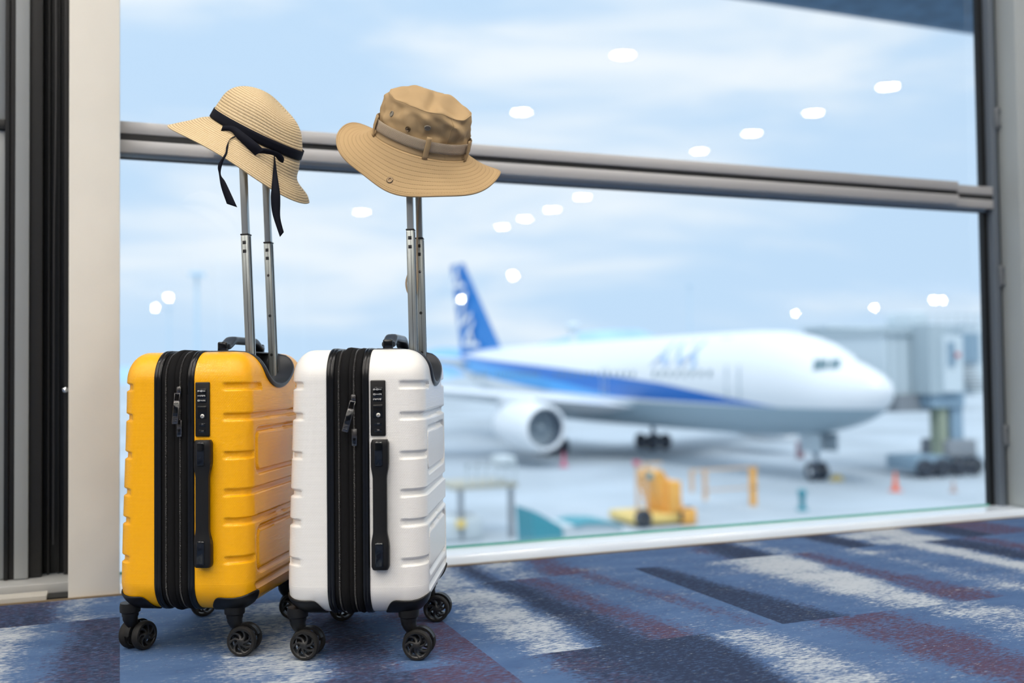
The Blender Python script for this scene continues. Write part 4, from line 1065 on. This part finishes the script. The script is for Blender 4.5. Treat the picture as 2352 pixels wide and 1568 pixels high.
M_awhite = mat('airliner_white', (0.80, 0.82, 0.84), 0.35); M_agrey = mat('airliner_grey', (0.42, 0.50, 0.55), 0.5); M_ablue = mat('airliner_tail_blue', (0.01, 0.19, 0.56), 0.4)
M_aglass = mat('cockpit_glass', (0.13, 0.21, 0.24), 0.2); M_adark = mat('intake_dark', (0.10, 0.14, 0.19), 0.5); M_atyre = mat('aircraft_tyre', (0.035, 0.045, 0.06), 0.7); M_strut = mat('gear_strut', (0.30, 0.36, 0.42), 0.4, 0.4)
def foil(le, te, z_or, n=14, tk=0.11):   # section points between leading and trailing edge in x
    c = le-te; out = []
    for k in range(n*2):
        a = 2*math.pi*k/(n*2); x = (1+math.cos(a))/2; th_ = tk*c*(1.9*math.sqrt(max(0, 1-x))*0+math.sin(math.pi*min(1, max(0, x))**.65)*.5)
        out.append((te+c*x, math.copysign(th_*abs(math.sin(a))**.2, math.sin(a))))
    return out
def surf(name, secs, m_, vertical=False):
    """secs: (span, le, te, z) list"""
    rows = []
    for sp_, le, te, z in secs:
        pr = foil(le, te, z)
        rows.append([Vector((x, h, sp_)) if vertical else Vector((x, sp_, z+h)) for x, h in pr])
    mb = MB().grid(rows, closed_v=True); n_ = len(rows[0]); mb.add(rows[0], [list(range(n_))]); mb.add(rows[-1], [list(range(n_))]); return mb.build(name, m_, air)
for sg in (-1, 1):
    wo = surf('wing', [(0*sg, -17.0, -29.0, 3.3), (2.4*sg, -18.6, -29.2, 3.4), (8*sg, -22.7, -30.4, 4.0), (15*sg, -27.8, -33.0, 4.8), (23.6*sg, -34.0, -36.4, 5.9)], M_awhite)
    for yy in (5.5, 11.5, 16.5): MB().lathe([(0.01, 2.6), (.22, 1.8), (.3, 0), (.2, -1.8), (.01, -2.6)], 12, M=Matrix.Translation((-30.2-(yy-5)*.33, yy*sg, 3.15+yy*.1)) @ Matrix.Rotation(R(90), 4, 'Y')).build('flap_fairing', M_awhite, wo)
    surf('tailplane', [(0*sg, -45.5, -52.6, 6.5), (1.2*sg, -46.5, -52.8, 6.6), (9.3*sg, -52.0, -55.0, 7.6)], M_awhite)
    eng = MB(); Me = Matrix.Translation((-17.4, 8.9*sg, 2.35)) @ Matrix.Rotation(R(-90), 4, 'Y')
    eng.lathe([(1.12, .15), (1.22, 0.0), (1.34, .06), (1.45, .5), (1.52, 1.6), (1.50, 3.0), (1.30, 4.6), (1.12, 5.2), (1.05, 5.2)], 40, M=Me)
    eo = eng.build('engine', M_awhite, air)
    MB().lathe([(1.14, .15), (1.12, .5), (1.10, 1.1), (0.01, 1.1)], 40, M=Me).build('intake', M_adark, eo)
    MB().lathe([(0.01, .45), (.18, .7), (.34, 1.12)], 20, M=Me).build('spinner', M_agrey, eo)
    fb = MB()
    for k in range(24):
        a = 2*math.pi*k/24; a2 = a+.16; fb.add([Me @ Vector((.32*math.cos(a), .32*math.sin(a), 1.08)), Me @ Vector((1.1*math.cos(a), 1.1*math.sin(a), 1.0)), Me @ Vector((1.1*math.cos(a2), 1.1*math.sin(a2), 1.05)), Me @ Vector((.32*math.cos(a2), .32*math.sin(a2), 1.1))], [[0, 1, 2, 3]])
    fb.build('fan_blades', M_agrey, eo)
    MB().lathe([(0.85, 5.2), (0.70, 6.2), (0.55, 6.6), (0.25, 7.2), (0.01, 7.6)], 28, M=Me).build('exhaust', M_agrey, eo)
    MB().box((-21.6, 8.9*sg, 3.75), (5.0, 0.35, 1.0), bev=0.15).build('pylon', M_awhite, eo)
    # main gear
    gx, gy = -26.2, 4.1*sg; gm_ = MB(); gm_.cyl((gx, gy, 3.4), (gx, gy, 0.7), 0.20, 0.16, 14); gm_.cyl((gx-.72, gy, .58), (gx+.72, gy, .58), .14, n=10)
    gm_.cyl((gx, gy, 2.6), (gx+1.6, gy-1.2*sg, 3.2), 0.08, n=8)
    go = gm_.build('main_gear', M_strut, air)
    for dx in (-.71, .71):
        for dy in (-.57, .57): MB().lathe([(.28, -.17), (.52, -.20), (.58, -.1), (.58, .1), (.52, .20), (.28, .17)], 28, close=True, M=Matrix.Translation((gx+dx, gy+dy, .58)) @ Matrix.Rotation(R(90), 4, 'X')).build('wheel', M_atyre, go)
surf('tail_fin', [(7.0, -42.6, -52.4, 0), (8.6, -44.2, -52.7, 0), (15.9, -51.6, -54.9, 0)], M_ablue, True)
# nose gear
nx = -4.9; ng = MB(); ng.cyl((nx, 0, 2.8), (nx, 0, .5), .15, .11, 14); ng.cyl((nx, -.38, .46), (nx, .38, .46), .10, n=10); ng.cyl((nx-.1, 0, 1.2), (nx-1.1, 0, 2.6), .07, n=8)
ngo = ng.build('nose_gear', M_strut, air)
for dy in (-.30, .30):
    MB().lathe([(.16, -.13), (.40, -.15), (.47, -.08), (.47, .08), (.40, .15), (.16, .13)], 28, close=True, M=Matrix.Translation((nx, dy, .47)) @ Matrix.Rotation(R(90), 4, 'X')).build('wheel', M_atyre, ngo)
    MB().lathe([(0.01, .1), (.16, .1), (.16, -.1), (0.01, -.1)], 16, M=Matrix.Translation((nx, dy, .47)) @ Matrix.Rotation(R(90), 4, 'X')).build('hub', M_awhite, ngo)
for dy in (-.55, .55): MB().box((nx+.2, dy, 1.95), (1.5, .05, .95), bev=0.02).build('gear_door', M_agrey, ngo)
bpy.context.view_layer.update()
bva = bvh_of([fo]); inv = air.matrix_world.inverted()
def patch(name, quad, m_, parent, off=0.012, n=8, mirror=False):
    (ax, ay), (bx, by), (cx_, cy_), (dx_, dy_) = quad; rows = []
    for j in range(n+1):
        row = []
        for i in range(n+1):
            u, v = i/n, j/n; px = (ax*(1-u)+bx*u)*(1-v)+(dx_*(1-u)+cx_*u)*v; py = (ay*(1-u)+by*u)*(1-v)+(dy_*(1-u)+cy_*u)*v
            p_, nn = hit(bva, px, py)
            if p_ is None: return
            q = inv @ (p_+nn*off); row.append(Vector((q.x, -q.y if mirror else q.y, q.z)))
        rows.append(row)
    return MB().grid(rows).build(name, m_, parent)
for q in ([(1870, 825), (1903, 824), (1901, 848), (1866, 852)], [(1908, 824), (1932, 824), (1930, 846), (1903, 849)], [(1940, 823), (1986, 826), (1982, 841), (1942, 842)]):
    patch('cockpit_window', q, M_aglass, air); patch('cockpit_window', q, M_aglass, air, mirror=True)
def side_y(s_, z):
    zt_, zb_, hw = stat(s_); zc_ = (zt_+zb_)/2; hh = (zt_-zb_)/2; k = 1-((z-zc_)/hh)**2; return hw*math.sqrt(max(0, k))
wproto = None
for sg in (-1,):
    for k in range(46):
        s_ = 10.2+k*0.78
        if k in (8, 9, 24, 25, 26, 38): continue
        y = (side_y(s_, 5.45)+.012)*sg
        if wproto is None:
            wproto = MB().box((0, 0, 0), (0.26, 0.02, 0.36), bev=0.009).build('cabin_window', M_aglass, air); wo = wproto
        else: wo = wproto.copy(); col.objects.link(wo); wo.parent = air
        wo.location = (-s_, y, 5.45); wo.rotation_euler = (R(-9 if sg < 0 else 9), 0, 0)
for s_, w_ in ((8.2, 1.05), (21.5, .6), (41.0, 1.0)):
    dm = MB(); y0_ = -side_y(s_, 5.0)-.015
    for a, b__, c, d in ((-w_/2, 4.0, .04, 1.9), (w_/2, 4.0, .04, 1.9)): dm.box((-s_+a, -side_y(s_, 4.9)-.005, 4.0+.95), (.05, .05, 1.85))
    dm.build('cabin_door', M_agrey, air)
# airline letters on the forward fuselage and on the fin
def side_text(txt, size, s0, z0, m_, name, shear=.25):
    o = text_mesh(txt, size, m_, air, Matrix.Identity(4), name, shear=shear)
    for v in o.data.vertices:
        x, z = v.co.x, v.co.y; s_ = s0-x; zz_ = z0+z; v.co = Vector((-s_, -side_y(s_, zz_)-.10, zz_))
    return o
M_let = mat('letter_blue', (0.34, 0.50, 0.74), 0.4); M_letp = mat('letter_pale_blue', (0.36, 0.62, 0.88), 0.4)
side_text('ANA', 2.1, 13.9, 6.55, M_let, 'airline_letters')
o = MB(); o.prism([(-12.2, 5.8), (-11.6, 5.8), (-9.9, 7.4), (-10.7, 7.4)], 0, 1); o.v = [(x, -side_y(-x, y_)-.03-(z_*.01), y_) for x, y_, z_ in o.v]; o.build('slash_mark', M_letp, air)
Mf = Matrix(((-.50, -.866, 0, -50.1), (0, 0, -1, -0.62), (.866, -.50, 0, 11.3), (0, 0, 0, 1)))
ft = text_mesh('ANA', 4.4, M_awhite, air, Mf, 'fin_letters', shear=.2)

def pb(mb, x0, y0_, x1, y1_, Y, d, bev=0.0):        # box standing at distance Y that spans a screen rectangle
    a = at_y(x0, (y0_+y1_)/2, Y); b_ = at_y(x1, (y0_+y1_)/2, Y); top_ = at_y((x0+x1)/2, y0_, Y).z; bot = at_y((x0+x1)/2, y1_, Y).z
    bot = max(bot, GZ); mb.box(((a.x+b_.x)/2, Y+d/2, (top_+bot)/2), (abs(b_.x-a.x), d, top_-bot), bev=bev); return mb
# terminal block behind the nose
Mb1 = mat('grey_cladding', (0.42, 0.50, 0.54), 0.7); Mb2 = mat('pale_cladding', (0.62, 0.70, 0.74), 0.6); Mb3 = mat('blue_grey_shade', (0.24, 0.35, 0.44), 0.6); Mb4 = mat('brown_grey_panel', (0.24, 0.26, 0.28), 0.7); Mb5 = mat('olive_post', (0.32, 0.36, 0.26), 0.6)
bd = thing('terminal_building', 'grey terminal block behind the airliner nose', 'building', at_y(1980, 900, 110).xy.to_3d()+Vector((0, 0, GZ)))
def rel(root, mb): mb.v = [(x-root.location.x, y-root.location.y, z-root.location.z) for x, y, z in mb.v]; return mb
rel(bd, pb(MB(), 1905, 752, 2045, 1100, 110, 5)).build('wall', Mb1, bd)
rel(bd, pb(MB(), 1900, 746, 2050, 754, 109.6, 6)).build('roof_edge', Mb2, bd)
rel(bd, pb(MB(), 1985, 765, 2020, 900, 109.9, .2)).build('window', Mb3, bd)
# boarding bridge
jb = thing('boarding_bridge', 'pale grey passenger boarding bridge on columns to the right of the airliner nose', 'boarding bridge', at_y(2150, 1080, 41).xy.to_3d()+Vector((0, 0, GZ)))
def J(name, m_, *a, **k): return rel(jb, pb(MB(), *a, **k)).build(name, m_, jb)
tun = J('tunnel', Mb2, 2034, 768, 2136, 918, 41, 5); J('roof_beam', Mb1, 2034, 752, 2136, 768, 40.8, 5.5)
for k in range(5): o = J('wall_rib', Mb1, 2044+k*20, 770, 2048+k*20, 915, 40.9, .1)
J('cab', Mb1, 2136, 745, 2170, 905, 39.6, 5); J('cab_front', Mb2, 2168, 770, 2212, 900, 39.4, 4.5)
J('cab_window', Mb3, 2180, 785, 2194, 840, 39.3, .1)
J('rear_tunnel', Mb2, 2210, 745, 2420, 905, 41, 4); J('dark_window', Mb3, 2206, 765, 2250, 832, 40.8, .15)
o = J('red_sign', mat('sign_red', (.65, .12, .10), .5), 2198, 810, 2205, 820, 39.2, .1)
J('underfloor', Mb4, 2062, 905, 2140, 945, 40.6, 4.5); J('underfloor', Mb3, 2140, 902, 2215, 935, 39.8, 4.5)
J('column', Mb5, 2160, 935, 2176, 1045, 40, .7); J('column', Mb3, 2186, 930, 2212, 1010, 40, .7)
rl = MB()
for k in range(9): pb(rl, 2065+k*22, 722, 2068+k*22, 752, 40.8, .06)
pb(rl, 2062, 720, 2250, 724, 40.8, .06); pb(rl, 2062, 735, 2250, 738, 40.8, .06); rel(jb, rl).build('roof_railing', Mb2, jb)
J('roof_unit', Mb2, 2096, 715, 2132, 752, 41.5, 2, bev=.1)
J('drive_bogie', Mb3, 2105, 1045, 2250, 1078, 39.8, 2.2, bev=.1); J('drive_box', Mb4, 2180, 1010, 2245, 1050, 39.6, 2, bev=.1)
for px in (2125, 2165, 2205, 2238):
    q = at_y(px, 1070, 39.6); rel(jb, MB().lathe([(.12, -.2), (.42, -.2), (.5, 0), (.42, .2), (.12, .2)], 24, close=True, M=Matrix.Translation((q.x, 39.6, GZ+.5)) @ Matrix.Rotation(R(90), 4, 'X'))).build('wheel', M_atyre, jb)
st_ = MB()
for k in range(8): pb(st_, 2214+k*6, 838+k*8, 2232+k*6, 841+k*8, 40, .8)
rel(jb, st_).build('stair', Mb4, jb)
# ground equipment
M_or = mat('equipment_orange', (0.85, 0.42, 0.08), 0.5); M_yl = mat('equipment_yellow', (0.80, 0.58, 0.18), 0.5); M_pale = mat('equipment_pale', (0.55, 0.60, 0.62), 0.5); M_teal = mat('teal_canvas', (0.05, 0.28, 0.34), 0.6); M_faint = mat('equipment_peach', (0.72, 0.48, 0.30), 0.5)
def gthing(name, label, cat, px, py, group=None):
    p_ = at_z(px, py, GZ); return thing(name, label, cat, p_, 0, group), p_.y
lf, Y_ = gthing('belt_loader', 'orange belt loader with a raised conveyor standing on the apron', 'belt loader', 1525, 1208)
def G(root, name, m_, fn): mb = MB(); fn(mb); return rel(root, mb).build(name, m_, root)
G(lf, 'chassis', M_yl, lambda mb: pb(mb, 1462, 1182, 1592, 1202, Y_, 2.2, bev=.06))
def slanted(mb, pts, w_, Y, d):
    poly = [at_y(x, y, Y) for x, y in pts]; n_ = len(poly)
    vs = [(p_.x, Y, p_.z) for p_ in poly]+[(p_.x, Y+d, p_.z) for p_ in poly]
    mb.add(vs, [list(range(n_)), list(range(n_, 2*n_))]+[[i, (i+1) % n_, n_+(i+1) % n_, n_+i] for i in range(n_)], smooth=False)
G(lf, 'conveyor', M_or, lambda mb: slanted(mb, [(1500, 1092), (1522, 1080), (1566, 1150), (1566, 1185), (1532, 1185)], 0, Y_+.3, 1.4))
G(lf, 'side_panel', M_or, lambda mb: pb(mb, 1540, 1105, 1566, 1180, Y_, 1.6, bev=.04))
G(lf, 'ladder', M_faint, lambda mb: [pb(mb, 1462, 1062, 1467, 1185, Y_, .08), pb(mb, 1484, 1062, 1489, 1185, Y_, .08), pb(mb, 1462, 1062, 1520, 1067, Y_, .08)]+[pb(mb, 1464, 1080+k*18, 1488, 1083+k*18, Y_, .06) for k in range(6)])
G(lf, 'rear_housing', M_or, lambda mb: pb(mb, 1572, 1168, 1602, 1205, Y_-.3, 1.2, bev=.08))
for px in (1478, 1580): G(lf, 'wheel', M_atyre, lambda mb: mb.lathe([(.1, -.12), (.30, -.12), (.34, 0), (.30, .12), (.1, .12)], 20, close=True, M=Matrix.Translation((at_y(px, 1200, Y_-.1).x, Y_-.1, GZ+.34)) @ Matrix.Rotation(R(90), 4, 'X')))
G(lf, 'lamp', mat('beacon_red', (.6, .1, .15), .4), lambda mb: pb(mb, 1458, 1058, 1470, 1068, Y_-.1, .15))
G(lf, 'lamp', M_teal, lambda mb: pb(mb, 1490, 1085, 1500, 1100, Y_-.1, .15))
fr2, Y_ = gthing('equipment_frame', 'thin orange tubular frame standing on the apron right of the belt loader', 'frame', 1680, 1165)
G(fr2, 'rail', M_faint, lambda mb: [pb(mb, 1592, 1074, 1742, 1078, Y_, .08), pb(mb, 1620, 1121, 1742, 1124, Y_, .08)])
for a in ((1590, 1078, 1594, 1130), (1620, 1080, 1625, 1150), (1727, 1072, 1738, 1165)): G(fr2, 'post', M_or if a[0] > 1700 else M_faint, lambda mb: pb(mb, *a, Y_, .2))
cart, Y_ = gthing('baggage_cart', 'teal canvas baggage cart on the apron just above the window sill', 'baggage cart', 1265, 1262)
G(cart, 'canvas_side', M_teal, lambda mb: slanted(mb, [(1222, 1172), (1240, 1180), (1290, 1208), (1300, 1262), (1228, 1262)], 0, Y_, 1.4))
G(cart, 'cover', M_pale, lambda mb: slanted(mb, [(1292, 1210), (1350, 1200), (1420, 1205), (1434, 1216), (1434, 1262), (1300, 1262)], 0, Y_+.1, 1.5))
G(cart, 'roof_trim', M_teal, lambda mb: slanted(mb, [(1320, 1206), (1350, 1199), (1400, 1199), (1432, 1206), (1432, 1210), (1400, 1204), (1350, 1204), (1322, 1210)], 0, Y_+.02, 1.6))
lt, Y_ = gthing('lift_table', 'pale scaffold-like loading platform on the apron at the right edge of the white suitcase', 'loading platform', 1120, 1240)
G(lt, 'platform', mat('platform_ochre', (.42, .40, .32), .6), lambda mb: pb(mb, 1040, 1112, 1190, 1122, Y_, 2))
G(lt, 'guard_rail', M_pale, lambda mb: [pb(mb, 1072+k*22, 1066, 1078+k*22, 1114, Y_, .08) for k in range(6)]+[pb(mb, 1072, 1064, 1188, 1070, Y_, .08)])
G(lt, 'cab', M_pale, lambda mb: pb(mb, 1150, 1048, 1186, 1075, Y_, 1, bev=.06))
for px in (1056, 1172): G(lt, 'post', Mb4, lambda mb: pb(mb, px, 1120, px+9, 1240, Y_, .2))
G(lt, 'base', M_pale, lambda mb: pb(mb, 1010, 1190, 1110, 1250, Y_, 1.6, bev=.1))
G(lt, 'yellow_box', M_yl, lambda mb: pb(mb, 1052, 1195, 1070, 1212, Y_-.2, .3))
cg = 'traffic cones on the apron'
M_cone = mat('cone_orange', (.85, .16, .05), .5)
def cone(px, py, h, label, m_):
    r_, _y = gthing('traffic_cone', label, 'traffic cone', px, py, cg)
    MB().box((0, 0, .03), (.5*h, .5*h, .06), bev=.01).build('base', m_, r_)
    MB().lathe([(.17*h, .05), (.04*h, h), (.001, h)], 20).build('body', m_, r_)
    MB().lathe([(.125*h, .45*h*.85), (.092*h, .62*h)], 20).build('white_band', M_tower, r_)
cone(2057, 1128, 0.9, 'orange traffic cone on the apron right of the nose wheel', M_cone)
cone(2190, 1130, 0.55, 'dull brown-orange cone on the apron below the boarding bridge', mat('cone_faded', (.45, .28, .22), .6))
cone(1295, 1072, 0.9, 'pinkish-red cone on the apron under the engine', mat('cone_red', (.65, .12, .20), .6))
ch, Y_ = gthing('wheel_chock', 'yellow chock lying at the nose wheel', 'chock', 1922, 1104)
MB().prism([(-.4, 0), (.4, 0), (.15, .3), (-.15, .3)], -.12, .12, M=Matrix.Rotation(R(90), 4, 'X')).build('wedge', M_yl, ch)
bo, Y_ = gthing('bollard', 'dark teal bollard on the apron below the nose', 'bollard', 1843, 1172)
MB().lathe([(.22, 0), (.22, .08), (.12, .12), (.12, .55), (.17, .60), (.17, .82), (.001, .86)], 20).build('body', M_teal, bo)
bo, Y_ = gthing('hydrant_post', 'small reddish post on the apron under the forward fuselage', 'post', 1838, 1052)
MB().lathe([(.25, 0), (.25, 1.0), (.001, 1.1)], 16).build('body', mat('dull_red', (.35, .2, .22), .6), bo)
